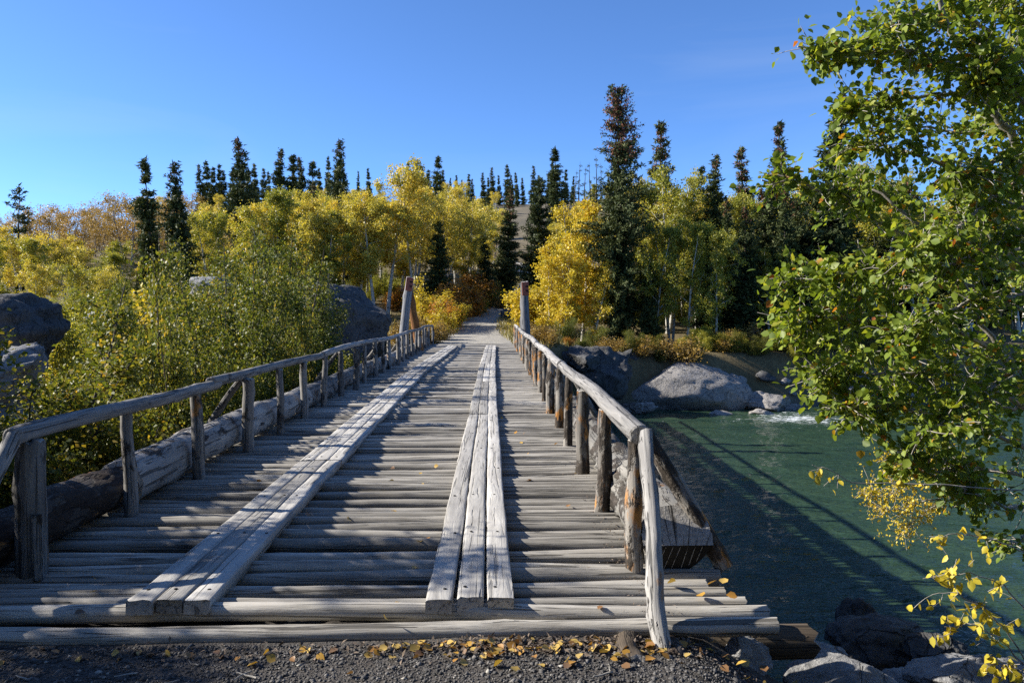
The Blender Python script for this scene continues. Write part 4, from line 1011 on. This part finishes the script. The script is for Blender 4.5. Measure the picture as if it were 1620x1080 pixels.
for k, (kd, px, ty, Y) in enumerate(sorted([('y', 30, 455, 36), ('y', 75, 450, 38), ('y', 120, 440, 40), ('y', 165, 445, 36), ('y', 205, 440, 40), ('y', 250, 430, 37), ('y', 295, 425, 40), ('y', 345, 430, 38), ('y', 385, 430, 40), ('go', 195, 465, 33), ('y', 430, 440, 40), ('y', 475, 442, 41), ('y', 515, 445, 42), ('y', 200, 480, 31), ('y', 260, 470, 30)], key=lambda q: q[1])):
    shrub(kd, px, ty, Y, 'yellow-green bush behind the left shrubs, %s from the dark rounded boulder' % ORD[k], 'bushes filling the slope behind the left shrubs', fat=1.3)
for k, (kd, px, ty, Y, f) in enumerate(sorted([('a', 250, 470, 14.5, 1.0), ('b', 370, 450, 15.0, 1.0), ('a', 455, 450, 20.5, 1.0), ('b', 165, 520, 14.0, 1.0), ('a', 300, 430, 17.0, 1.0), ('c', 420, 545, 14.0, 1.1), ('c', 350, 590, 11.5, 1.0), ('c', 250, 600, 10.0, 1.1), ('c', 470, 530, 18.0, .8), ('c', 455, 560, 14.8, 1.0), ('c', 180, 640, 9.0, 1.1), ('b', 210, 500, 12.0, 1.0), ('b', 475, 385, 22.0, 1.0), ('b', 435, 372, 18.5, 1.0), ('b', 320, 380, 15.5, 0.9), ('a', 390, 385, 21.0, 1.0), ('c', 530, 545, 29.0, 0.8)], key=lambda q: q[3])):
    shrub(kd, px, ty, Y, 'bushy alder shrub of the left thicket, %s along the handrail from the gravel' % ORD[k], 'alder thicket outside the left handrail', fat=f)
# trees and shrubs on the near left bank; they shade the bridge head
for (kd, x, y, h, f, lab) in [('a', -7.6, 4.9, 4.9, 1.0, 'leafy shrub on the near bank left of the bridge head'), ('a', -8.2, 6.8, 5.4, 1.0, 'broad shrub beside the near end of the left handrail'),
                              ('b', -8.8, 3.4, 6.2, 0.8, 'tall alder on the near bank left of the gravel'), ('b', -10.5, 2.2, 8.0, 1.2, 'tallest alder on the near bank left of the gravel'), ('a', -6.6, 3.7, 3.6, 1.0, 'small shrub at the gravel edge left of the bridge')]:
    g = float(height(x, y)); s = h / 5.0
    plant('shrub', [('stems', SH[kd][0]), ('crown', SH[kd][1])], (x, y, g), s * f, x * 3.1, lab, 'shrub', None, s)
# unseen wood added behind the viewpoint to block skylight; shrubs along the near bank
wb = random.Random(17)
for k in range(30):
    x = -26 + 52 * (k + wb.random()) / 30; y = -4.5 - wb.random() * 9
    g = float(height(x, y)); h = wb.uniform(10, 15); kind = ['dark', 'wide', 'g0', 'dark', 'g1'][k % 5]
    if kind in SP: plant('spruce_tree', SP[kind], (x, y, g), h / SPH[kind] * 1.3, wb.random() * 6, 'unseen dark spruce added behind the viewpoint to block skylight', 'tree', 'unseen spruces added behind the viewpoint', h / SPH[kind])
    else: plant('aspen_tree', [('trunk', AS[kind][0]), ('crown', AS[kind][1])], (x, y, g), h / 10 * 1.2, wb.random() * 6, 'unseen green-yellow aspen added behind the viewpoint to block skylight', 'tree', 'unseen aspens added behind the viewpoint', h / 10)
for k, (x, y, h) in enumerate([(-6.2, 6.4, 4.9), (-6.4, 8.0, 5.1), (-8.0, 8.8, 5.8), (-9.4, 6.0, 6.6), (-10.5, 8.0, 7.0), (-11.5, 10.5, 7.0), (-7.0, 5.4, 4.3), (-5.7, 9.6, 4.6)]):
    s_ = h / 5; plant('shrub', [('stems', SH['ab'[k % 2]][0]), ('crown', SH['ab'[k % 2]][1])], (x, y, float(height(x, y))), s_ * 1.25, k * 1.7, 'dense shrub upstream of the near bridge head, %s along the bank' % ORD[k], 'shrub', 'dense shrubs upstream of the near bridge head', s_)
# bushes by the path on the far side
for k, (kd, px, ty, Y) in enumerate(sorted([('or', 735, 432, 57), ('or', 752, 415, 64), ('or', 718, 448, 54), ('or', 745, 440, 58), ('or', 700, 460, 48), ('go', 700, 475, 46), ('go', 714, 462, 50), ('go', 672, 440, 50), ('or', 770, 440, 66), ('or', 690, 440, 54), ('y', 560, 430, 66), ('y', 590, 425, 68), ('y', 615, 430, 69), ('y', 640, 428, 70), ('y', 660, 432, 72), ('or', 625, 445, 62), ('or', 650, 440, 66), ('y', 575, 440, 62), ('y', 605, 420, 74), ('y', 645, 415, 76), ('y', 580, 412, 75)], key=lambda q: q[3])):
    shrub(kd, px, ty, Y, ('orange-gold bush on the left path edge, %s away from the bridge' if kd != 'y' else 'yellow-green thicket bush behind the grove trunks, %s away from the bridge') % ORD[k], 'orange bushes along the left path edge', fat=1.2)
for k, (kd, px, ty, Y) in enumerate(sorted([('y', 775, 450, 64), ('y', 790, 455, 67), ('y', 762, 458, 60), ('go', 845, 430, 50), ('lo', 800, 465, 63), ('lo', 815, 462, 66)], key=lambda q: q[3])):
    shrub(kd, px, ty, Y, 'low yellow-green bush at the path bend, %s along it from the bridge' % ORD[k], 'low bushes at the path bend', fat=1.3)
for k, (kd, px, ty, Y) in enumerate(sorted([('or', 900, 530, 40.0), ('c', 925, 535, 40.5), ('lo', 955, 540, 41), ('c', 985, 545, 42), ('y', 1000, 530, 43), ('lo', 1040, 545, 43.5), ('y', 1075, 535, 44.2), ('lo', 1100, 548, 44), ('lo', 1125, 545, 44.5), ('y', 1150, 535, 45), ('lo', 1180, 550, 45), ('c', 1150, 548, 43.6), ('lo', 860, 520, 39), ('c', 1210, 555, 44.5), ('c', 1245, 560, 45), ('lo', 1270, 575, 45), ('c', 1290, 570, 45.5)], key=lambda q: q[1])):
    shrub(kd, px, ty, Y, 'low undergrowth bush above the shore rocks, %s along the bank from the bridge' % ORD[k], 'undergrowth bushes above the shore', fat=1.5)
sr = random.Random(44)
for k in range(62):
    x = sr.uniform(4.0, 27); y = 39.6 + 0.16 * max(0, x - 5) + sr.uniform(0.4, 3.4); kd = sr.choice(['c', 'c', 'y', 'c', 'lo']); h = sr.uniform(0.7, 1.7); s_ = h / SHH[kd]
    plant('shrub', [('stems', SH[kd][0]), ('crown', SH[kd][1])], (x, y, float(height(x, y))), s_ * 1.4, sr.random() * 6, 'small bush on the slope between the shore rocks and the wood', 'shrub', 'small bushes on the far shore slope', s_)
for k in range(18):
    x = sr.uniform(11, 27); y = 39.0 + 0.16 * max(0, x - 5) + sr.uniform(0.0, 0.7); q = sr.uniform(.25, .7)
    rock('boulder', (x, y, max(float(height(x, y)), WATER) + 0.05), (q, q * .8, q * .6), 200 + k, M['shaderock' if k % 2 else 'bankrock'], 'small stone among the rubble along the far waterline', facets=9, sub=3, group='small stones along the far waterline')
for k in range(18):
    x = sr.uniform(9, 24); y = sr.uniform(47, 60); kd = sr.choice(['c', 'y', 'c']); h = sr.uniform(1.4, 2.6); s_ = h / SHH[kd]
    plant('shrub', [('stems', SH[kd][0]), ('crown', SH[kd][1])], (x, y, float(height(x, y))), s_ * 1.3, sr.random() * 6, 'shaded shrub between the trunks of the right bank wood', 'shrub', 'shaded shrubs in the right bank wood', s_)
for k, (px, ty, Y) in enumerate([(640, 505, 37.5), (680, 508, 38), (695, 505, 40), (660, 495, 42), (850, 510, 38.5), (870, 515, 38)]):
    shrub('lo', px, ty, Y, 'small dry bush near the far bridge end, %s past the tower posts' % ORD[k], 'small dry bushes at the far bridge end')

# grass by the path
gm = MB(); gs = np.random.default_rng(77)
N = 16000
gy = gs.uniform(36.5, 100, N); side = np.where(gs.random(N) < 0.5, -1, 1)
gx = np.interp(gy, [p[1] for p in PC], [p[0] for p in PC]) + side * (np.interp(gy, [36, 48, 60, 100], [2.0, 1.5, 1.0, 0.9]) + np.abs(gs.normal(size=N)) * 2.6)
gz = height(gx, gy)
ax = np.tile(np.array([0, 0, 1.4]), (N, 1))
leaf_cloud(gm, np.stack([gx, gy, gz], -1), gs.uniform(0.18, 0.42, N), gs, 'blade', 0, axis=ax, aspect=0.22)
tag(obj('grass', gm.mesh('grass', [M['grass']])), 'dry yellow-green grass along both path edges', 'grass', kind='stuff')

# ------------------------------------------------------------------ the near alder at the right
def near_alder():
    rs = np.random.default_rng(404); tr = MB(); LP = []; LA = []; LS = []
    def PX(pts, ys): return [np.array(at(px, py, Y)) for (px, py), Y in zip(pts, ys)]
    def smooth(pts, n):
        pts = np.array(pts); t = np.linspace(0, len(pts) - 1, n); i = np.minimum(t.astype(int), len(pts) - 2); f = (t - i)[:, None]
        p = pts[i] * (1 - f) + pts[i + 1] * f
        p[1:-1] += rs.normal(size=(n - 2, 3)) * 0.012
        return p
    root = np.array([5.3, 6.6, float(height(5.3, 6.6)) - 0.1])
    t1 = [root, np.array(at(1680, 500, 6.4)), np.array(at(1600, 215, 6.1)), np.array(at(1560, 165, 6.0)), np.array(at(1515, 70, 5.9)), np.array(at(1478, -15, 5.8)), np.array(at(1440, -130, 5.8))]
    t2 = [root + 0.15, np.array(at(1720, 600, 6.9)), np.array(at(1650, 300, 7.0)), np.array(at(1640, 60, 7.2)), np.array(at(1630, -150, 7.2))]
    t3 = [root - 0.1, np.array(at(1660, 700, 6.2)), np.array(at(1560, 520, 6.0)), np.array(at(1480, 380, 6.0)), np.array(at(1380, 300, 6.1))]
    for t, r in ((t1, 0.042), (t2, 0.04), (t3, 0.03)): tube(tr, smooth(t, 26), np.linspace(r, r * 0.3, 26), 9)
    B = [([(1535, 110), (1490, 100), (1450, 78), (1400, 83), (1340, 82), (1262, 74)], 5.9, 5.4, 1.5),
         ([(1560, 165), (1500, 148), (1450, 150), (1390, 165), (1335, 180)], 6.0, 5.6, 1.0),
         ([(1500, 380), (1440, 372), (1370, 340), (1330, 310), (1270, 290), (1205, 285)], 6.0, 6.0, 1.0),
         ([(1640, 500), (1500, 440), (1400, 425), (1320, 435), (1235, 450)], 6.2, 5.6, 1.0),
         ([(1640, 590), (1500, 515), (1400, 510), (1300, 500), (1245, 520)], 6.2, 5.5, 1.0),
         ([(1650, 660), (1520, 590), (1440, 590), (1340, 590), (1285, 585)], 6.2, 5.5, 1.0),
         ([(1650, 720), (1540, 680), (1440, 650), (1390, 640), (1330, 645)], 6.2, 5.3, .9),
         ([(1650, 760), (1560, 740), (1500, 745), (1450, 735), (1420, 715)], 6.1, 5.2, .9),
         ([(1620, 330), (1550, 300), (1470, 250), (1400, 230), (1340, 230)], 6.2, 5.8, 1.0),
         ([(1500, 40), (1460, 20), (1430, 25), (1400, 45)], 5.9, 5.5, 1.5),
         ([(1640, 120), (1580, 60), (1530, 30), (1490, -10)], 6.8, 6.4, 1.0),
         ([(1640, 220), (1580, 190), (1520, 210), (1460, 200), (1400, 195)], 6.9, 6.6, 1.0),
         ([(1640, 420), (1560, 390), (1480, 330), (1420, 320), (1340, 280)], 6.8, 7.0, 1.0),
         ([(1640, 380), (1540, 420), (1460, 450), (1380, 470), (1310, 470)], 6.7, 6.8, 1.0),
         ([(1640, 560), (1560, 560), (1480, 550), (1400, 560), (1330, 545)], 6.7, 6.8, 1.0),
         ([(1650, 640), (1580, 640), (1510, 630), (1450, 620), (1380, 610)], 6.6, 6.6, 1.0),
         ([(1650, 800), (1600, 800), (1560, 790), (1520, 770)], 6.0, 5.4, .8),
         ([(1640, 280), (1590, 300), (1540, 340), (1480, 380), (1420, 400)], 6.2, 5.2, 1.0),
         ([(1650, 450), (1600, 470), (1540, 480), (1470, 500), (1410, 540)], 6.2, 5.1, 1.0),
         ([(1650, 540), (1610, 590), (1560, 620), (1500, 660), (1450, 690)], 6.1, 5.0, 1.0),
         ([(1640, 60), (1610, 20), (1580, -30)], 6.5, 6.0, 1.0),
         ([(1650, 170), (1620, 130), (1570, 110), (1530, 150)], 6.3, 5.4, 1.0),
         ([(1650, 240), (1610, 250), (1560, 260), (1500, 280)], 6.3, 5.3, 1.0),
         ([(1650, 350), (1600, 370), (1550, 400), (1490, 420)], 6.3, 5.2, 1.0),
         ([(1670, 120), (1625, 60), (1590, 20), (1555, -30)], 6.6, 6.9, 1.3),
         ([(1670, 320), (1625, 260), (1590, 200), (1570, 150)], 6.6, 7.0, 1.3),
         ([(1670, 60), (1630, -20), (1600, -60)], 6.2, 5.6, 1.3),
         ([(1670, 220), (1625, 170), (1590, 110), (1550, 70)], 6.0, 5.3, 1.3),
         ([(1670, 480), (1620, 430), (1580, 350), (1540, 300)], 6.8, 7.2, 1.3),
         ([(1660, 850), (1630, 850), (1600, 860)], 5.8, 5.3, .6)]
    for pts, ya, yb, dens in B:
        n = len(pts); main = smooth(PX(pts, np.linspace(ya, yb, n)), 18)
        tube(tr, main, np.linspace(0.02, 0.006, 18), 6)
        ln = np.linalg.norm(main[-1] - main[0])
        for b in range(int(ln * 38 * dens)):
            t = rs.uniform(0.12, 1.0) if rs.random() < 0.8 else rs.uniform(0.7, 1.0); i = int(min(16, t * 17)); p = main[i]
            dirn = rs.normal(size=3) * np.array([0.8, 1.0, 0.7]) + (main[-1] - main[0]) / ln * 0.6
            tw = branch_pts(p, dirn, rs.uniform(0.14, 0.42) * (1.15 - 0.4 * t), 5, rs, 0.18, -0.01)
            tube(tr, tw, np.linspace(0.0045, 0.0018, 6), 4, cap=False)
            for s in range(1, 6):
                for _ in range(rs.integers(1, 5)):
                    LP.append(tw[s] + rs.normal(size=3) * 0.03); LA.append(tw[s] - tw[s - 1] + rs.normal(size=3) * 0.03 + np.array([0, 0, -0.02])); LS.append(0.034 + 0.045 * rs.random() ** 1.6)
    LP = np.array(LP); LA = np.array(LA); LA /= np.linalg.norm(LA, axis=1)[:, None]; LS = np.array(LS)
    return tr, LP, LA, LS, root, rs
tr, LP, LA, LS, ar, ars = near_alder()
AO = Vector(ar)
alder = tag(empty('alder_tree', AO), 'large leafy green alder with pale branches leaning out over the river', 'tree')
me = tr.mesh('trunk', [M['stem']], True); me.transform(Matrix.Translation(-AO)); obj('trunk', me, alder)
# the leaves that show largest are leaves of their own, the rest one mass
vis = np.array([0 if (p[0] / p[1] * F + 784) > 1615 else 1 for p in LP])
score = LS / np.linalg.norm(LP - np.array([0, 0, 1.7]), axis=1) * vis
big_i = np.argsort(-score)[:300]; mask = np.ones(len(LP), dtype=bool); mask[big_i] = False
mb = MB(); tone = np.clip(ars.normal(0.45, 0.22, len(LP)), 0, 0.95); odd = ars.random(len(LP)) < 0.03; tone[odd] = ars.uniform(0.96, 1.0, odd.sum())
leaf_cloud(mb, LP[mask], LS[mask], ars, 'leaf', 0, axis=LA[mask], up=0.9, rnd=tone[mask], aspect=0.78)
me = mb.mesh('foliage', [M['alder']]); me.transform(Matrix.Translation(-AO)); tag(obj('foliage', me, alder), None, None, kind='stuff')
leafm = []
for k in range(8):
    mb = MB(); leaf_cloud(mb, np.zeros((1, 3)), 1.0, np.random.default_rng(600 + k), 'leaf', 0, axis=np.array([[3.0, 0, 0]]), up=2.0, rnd=np.array([[0.2, 0.35, 0.45, 0.55, 0.65, 0.8, 0.5, 0.97][k]]), aspect=0.8)
    leafm.append(mb.mesh('leaf', [M['alder']]))
for q, i in enumerate(big_i):
    o = obj('leaf', leafm[q % 8 if (q % 8 != 7 or q % 40 == 7) else 3], alder, Vector(LP[i]) - AO)
    o.rotation_euler = Vector(LA[i]).to_track_quat('X', 'Z').to_euler(); o.rotation_euler.rotate_axis('X', ars.normal() * 0.9)
    s = LS[i]; o.scale = (s, s, s)

# yellow-leaved saplings in front of the alder
def sapling(name, label, branches, leafmat, lsize, per, base, aspect=0.62, small=False, twl=0.12):
    rs = np.random.default_rng(len(label)); tr = MB(); lf = MB(); base = np.array(base)
    for pts, Ys in branches:
        P = np.array([np.array(at(px, py, Y)) for (px, py), Y in zip(pts, Ys)])
        t = np.linspace(0, len(P) - 1, 16); i = np.minimum(t.astype(int), len(P) - 2); f = (t - i)[:, None]
        main = P[i] * (1 - f) + P[i + 1] * f; main[1:-1] += rs.normal(size=(14, 3)) * 0.006
        tube(tr, np.vstack([base[None], main]) if small is False else main, np.linspace(0.006, 0.002, 17 if small is False else 16), 5)
        for _ in range(per):
            k = rs.integers(5, 16); tw = branch_pts(main[k], rs.normal(size=3) + (main[-1] - main[0]) * 0.6, twl * rs.uniform(0.4, 1.2), 3, rs, 0.2)
            tube(tr, tw, 0.0015, 4, cap=False)
            for w in tw[1:]:
                n = 4 if small else 1
                leaf_cloud(lf, w + rs.normal(size=(n, 3)) * (0.02 if small else 0.008), lsize * rs.uniform(0.7, 1.2, n), rs, 'leaf', 0, droop=0.9, rnd=np.clip(rs.normal(0.5, 0.22, n), 0, 1), aspect=aspect)
    root = tag(empty(name, base), label, 'sapling')
    for nm, mb, mt in (('stem', tr, M['stem']), ('leaves', lf, M[leafmat])):
        me = mb.mesh(nm, [mt], nm == 'stem'); me.transform(Matrix.Translation(-Vector(base))); o = obj(nm, me, root)
        if nm == 'leaves': o['kind'] = 'stuff'
sb = at(1690, 1130, 4.6)
sapling('poplar_sapling', 'thin sapling with large yellow leaves over the stones by the river', [([(1650, 1080), (1600, 1010), (1560, 960), (1510, 935), (1475, 940)], [4.6, 4.5, 4.4, 4.3, 4.3]), ([(1650, 1080), (1610, 1040), (1570, 1000), (1530, 985), (1495, 1005)], [4.6, 4.4, 4.3, 4.2, 4.2]), ([(1660, 1060), (1620, 960), (1580, 920), (1530, 905), (1460, 915)], [4.7, 4.6, 4.5, 4.4, 4.4]), ([(1660, 1090), (1620, 1060), (1590, 1050), (1560, 1050)], [4.5, 4.3, 4.2, 4.2])], 'gold', 0.062, 13, sb)
sb2 = at(1720, 900, 5.4)
sapling('poplar_sapling', 'long bare twig with a few orange leaves under the alder', [([(1620, 775), (1520, 770), (1430, 765), (1350, 765), (1310, 745), (1285, 735)], [5.3, 5.1, 5.0, 4.9, 4.9, 4.9]), ([(1640, 880), (1590, 860), (1540, 845), (1500, 845), (1470, 848)], [5.3, 5.1, 5.0, 4.9, 4.9])], 'gold', 0.058, 7, sb2)
sapling('willow_sapling', 'fine-twigged willow with tiny golden leaves below the alder crown', [([(1560, 760), (1500, 760), (1440, 770), (1390, 790), (1375, 770)], [5.7] * 5), ([(1560, 770), (1500, 790), (1450, 820), (1425, 845)], [5.7] * 4), ([(1560, 750), (1490, 740), (1430, 730), (1400, 725)], [5.8] * 4), ([(1540, 770), (1480, 790), (1430, 800), (1400, 810)], [5.6] * 4), ([(1500, 720), (1470, 730), (1440, 740), (1410, 760)], [5.9] * 4)], 'gold', 0.024, 34, at(1600, 790, 5.8), small=True, twl=0.16)

# ------------------------------------------------------------------ gravel, litter, fallen leaves, driftwood
def pebbles(name, X, Y, Z, S, mat, seed):
    rs = np.random.default_rng(seed); n = len(X); mb = MB()
    T = np.array([(1, 0, 0), (0, 1, 0), (-1, 0, 0), (0, -1, 0), (0, 0, 1), (0, 0, -1)], dtype=float)
    Fc = np.array([(0, 1, 4), (1, 2, 4), (2, 3, 4), (3, 0, 4), (1, 0, 5), (2, 1, 5), (3, 2, 5), (0, 3, 5)])
    V = T[None] * (1 + rs.normal(size=(n, 6, 3)) * 0.16)
    V = V + rs.normal(size=(n, 6, 3)) * 0.14
    a = rs.random(n) * 6.28; c, s = np.cos(a)[:, None], np.sin(a)[:, None]
    V = np.stack([V[..., 0] * c - V[..., 1] * s * 0.8, V[..., 0] * s + V[..., 1] * c * 0.8, V[..., 2] * 0.6], -1) * S[:, None, None]
    V += np.stack([X, Y, Z], -1)[:, None, :]
    mb.add(V.reshape(-1, 3), (np.arange(n)[:, None, None] * 6 + Fc[None]).reshape(-1, 3), 0, np.repeat(np.clip(rs.normal(0.45, 0.22, n), 0, 1), 6))
    return mb.mesh(name, [mat])
rs = np.random.default_rng(8)
n = 26000; X = rs.uniform(-3.4, 1.75, n); Y = rs.uniform(3.1, 4.03, n)
tag(obj('gravel', pebbles('gravel', X, Y, height(X, Y) + 0.002, np.exp(rs.normal(-5.2, 0.52, n)), M['pebble'], 9)), 'fine grey gravel in front of the bridge', 'gravel', kind='stuff')
def chips(name, X, Y, Z, S, seed, mat):
    rs = np.random.default_rng(seed); mb = MB()
    leaf_cloud(mb, np.stack([X, Y, Z], -1), S, rs, 'quad', 0, up=3.5, rnd=rs.random(len(X)), aspect=0.4, axis=rs.normal(size=(len(X), 3)) * np.array([1, 1, 0.15]))
    return mb.mesh(name, [mat])
n = 4200; Y = 4.2 + 20 * rs.random(n) ** 1.7; X = 0.90 + rs.normal(size=n) * 0.075
tag(obj('bark_chips', chips('bark_chips', X, Y, -0.05 + rs.random(n) * 0.045, rs.uniform(0.006, 0.026, n), 4, M['litter'])), 'loose bark chips along the right edge of the deck', 'litter', kind='stuff')
n = 1500; X = np.where(rs.random(n) < .7, rs.normal(0.35, 0.5, n), rs.uniform(-3.0, 1.4, n)); Y = 4.02 - np.abs(rs.normal(size=n)) * 0.10
tag(obj('leaf_litter', chips('leaf_litter', X, Y, height(X, Y) + 0.008 + rs.random(n) * 0.015, rs.uniform(0.012, 0.045, n), 5, M['litter'])), 'brown leaf crumbs along the foot of the front deck log', 'litter', kind='stuff')
fall = []
for k in range(6):
    mb = MB(); rs_ = np.random.default_rng(660 + k)
    leaf_cloud(mb, np.zeros((1, 3)), 1.0, rs_, 'leaf', 0, axis=np.array([[4.0, 0, 0]]), up=4.0, aspect=0.85)
    me = mb.mesh('fallen_leaf', [M['fallen']])
    for v in me.vertices: v.co.z += 0.16 * (v.co.y ** 2) * rs_.uniform(0.2, 2.5) + 0.12 * rs_.random() * v.co.x
    fall.append(me)
fr = random.Random(12)
def fallen(x, y, z, s, label, group):
    o = obj('fallen_leaf', fr.choice(fall), None, (x, y, z), (fr.uniform(-.5, .5), fr.uniform(-.5, .3), fr.random() * 6.28), (s, s, s))
    tag(o, label, 'leaf', group)
for k in range(170):
    x = fr.gauss(0.25, 0.45) if k < 115 else fr.uniform(-2.6, 1.2)
    y = 4.0 - abs(fr.gauss(0, 0.11)) - 0.02
    if y < 3.5: y = 3.9
    fallen(x, y, float(height(x, y)) + 0.016, fr.uniform(0.035, 0.065), 'dry yellow leaf lying on the gravel before the front deck log', 'fallen leaves on the gravel')
for k in range(60):
    y = 4.1 + 9 * fr.random() ** 1.5; x = fr.uniform(-2.6, 0.95)
    if abs(x - track_x('l', y)) < 0.26 or abs(x - track_x('r', y)) < 0.26: continue
    fallen(x, y, 0.006, fr.uniform(0.04, 0.06), 'yellow leaf lying on the deck logs', 'fallen leaves on the deck')
for x, y in [(1.28, 4.5), (1.38, 4.52), (1.40, 4.3), (1.2, 4.32), (1.05, 4.55)]: fallen(x, y, 0.03, 0.065, 'orange leaf lying beside the cut kerb log butt', 'fallen leaves by the log butt')
for x, y in [(1.15, 4.0), (1.45, 4.25), (1.5, 4.1), (1.35, 3.95), (1.75, 4.35), (1.62, 4.45), (1.25, 3.85)]: fallen(x, y, float(height(x, y)) + 0.04, 0.06, 'orange leaf lying among the stones of the near bank', 'fallen leaves among the near bank stones')
for k in range(14):
    x = fr.uniform(-2.4, 1.1); y = fr.uniform(3.55, 3.98); a = fr.random() * 6.28; L = fr.uniform(0.04, 0.12); z = float(height(x, y)) + 0.012
    o = log_between('twig', (x, y, z), (x + L * math.cos(a), y + L * math.sin(a), z + fr.uniform(0, .012)), fr.uniform(.003, .006), .003, 980 + k, [M['deck'], M['end']], sides=6, segs=4, bend=.004, knots=1)
    tag(o, 'small grey broken twig lying on the gravel', 'twig', 'broken twigs on the gravel')
# driftwood on the shaded far shore
for k, (p0, p1, r) in enumerate([((1245, 590), (1290, 606), .10), ((1262, 612), (1310, 600), .07), ((1300, 570), (1288, 615), .06)]):
    a = at(p0[0], p0[1], 44); b = at(p1[0], p1[1], 43.5)
    o = log_between('driftwood', a, b, r, r * 0.5, 950 + k, [M['rail'], M['end']], sides=8, segs=8, bend=0.08); tag(o, 'pale driftwood pole stranded on the shaded far shore', 'driftwood', 'driftwood on the far shore')
# small timber frame on the ridge
fp = at(800, 318, 246); fg = float(height(fp.x, 246)) - 0.2
fx = tag(empty('timber_frame', (fp.x, 246, fg)), 'tiny tan timber frame standing on the bare ridge', 'frame')
for a, b in (((-.9, 0, 0), (-.9, 0, 2.6)), ((.9, 0, 0), (.9, 0, 1.8)), ((-1.1, 0, 2.6), (1.1, 0, 1.7))):
    o = log_between('beam', a, b, 0.16, 0.14, 970, [M['brown'], M['end']], fx, sides=8, segs=3)
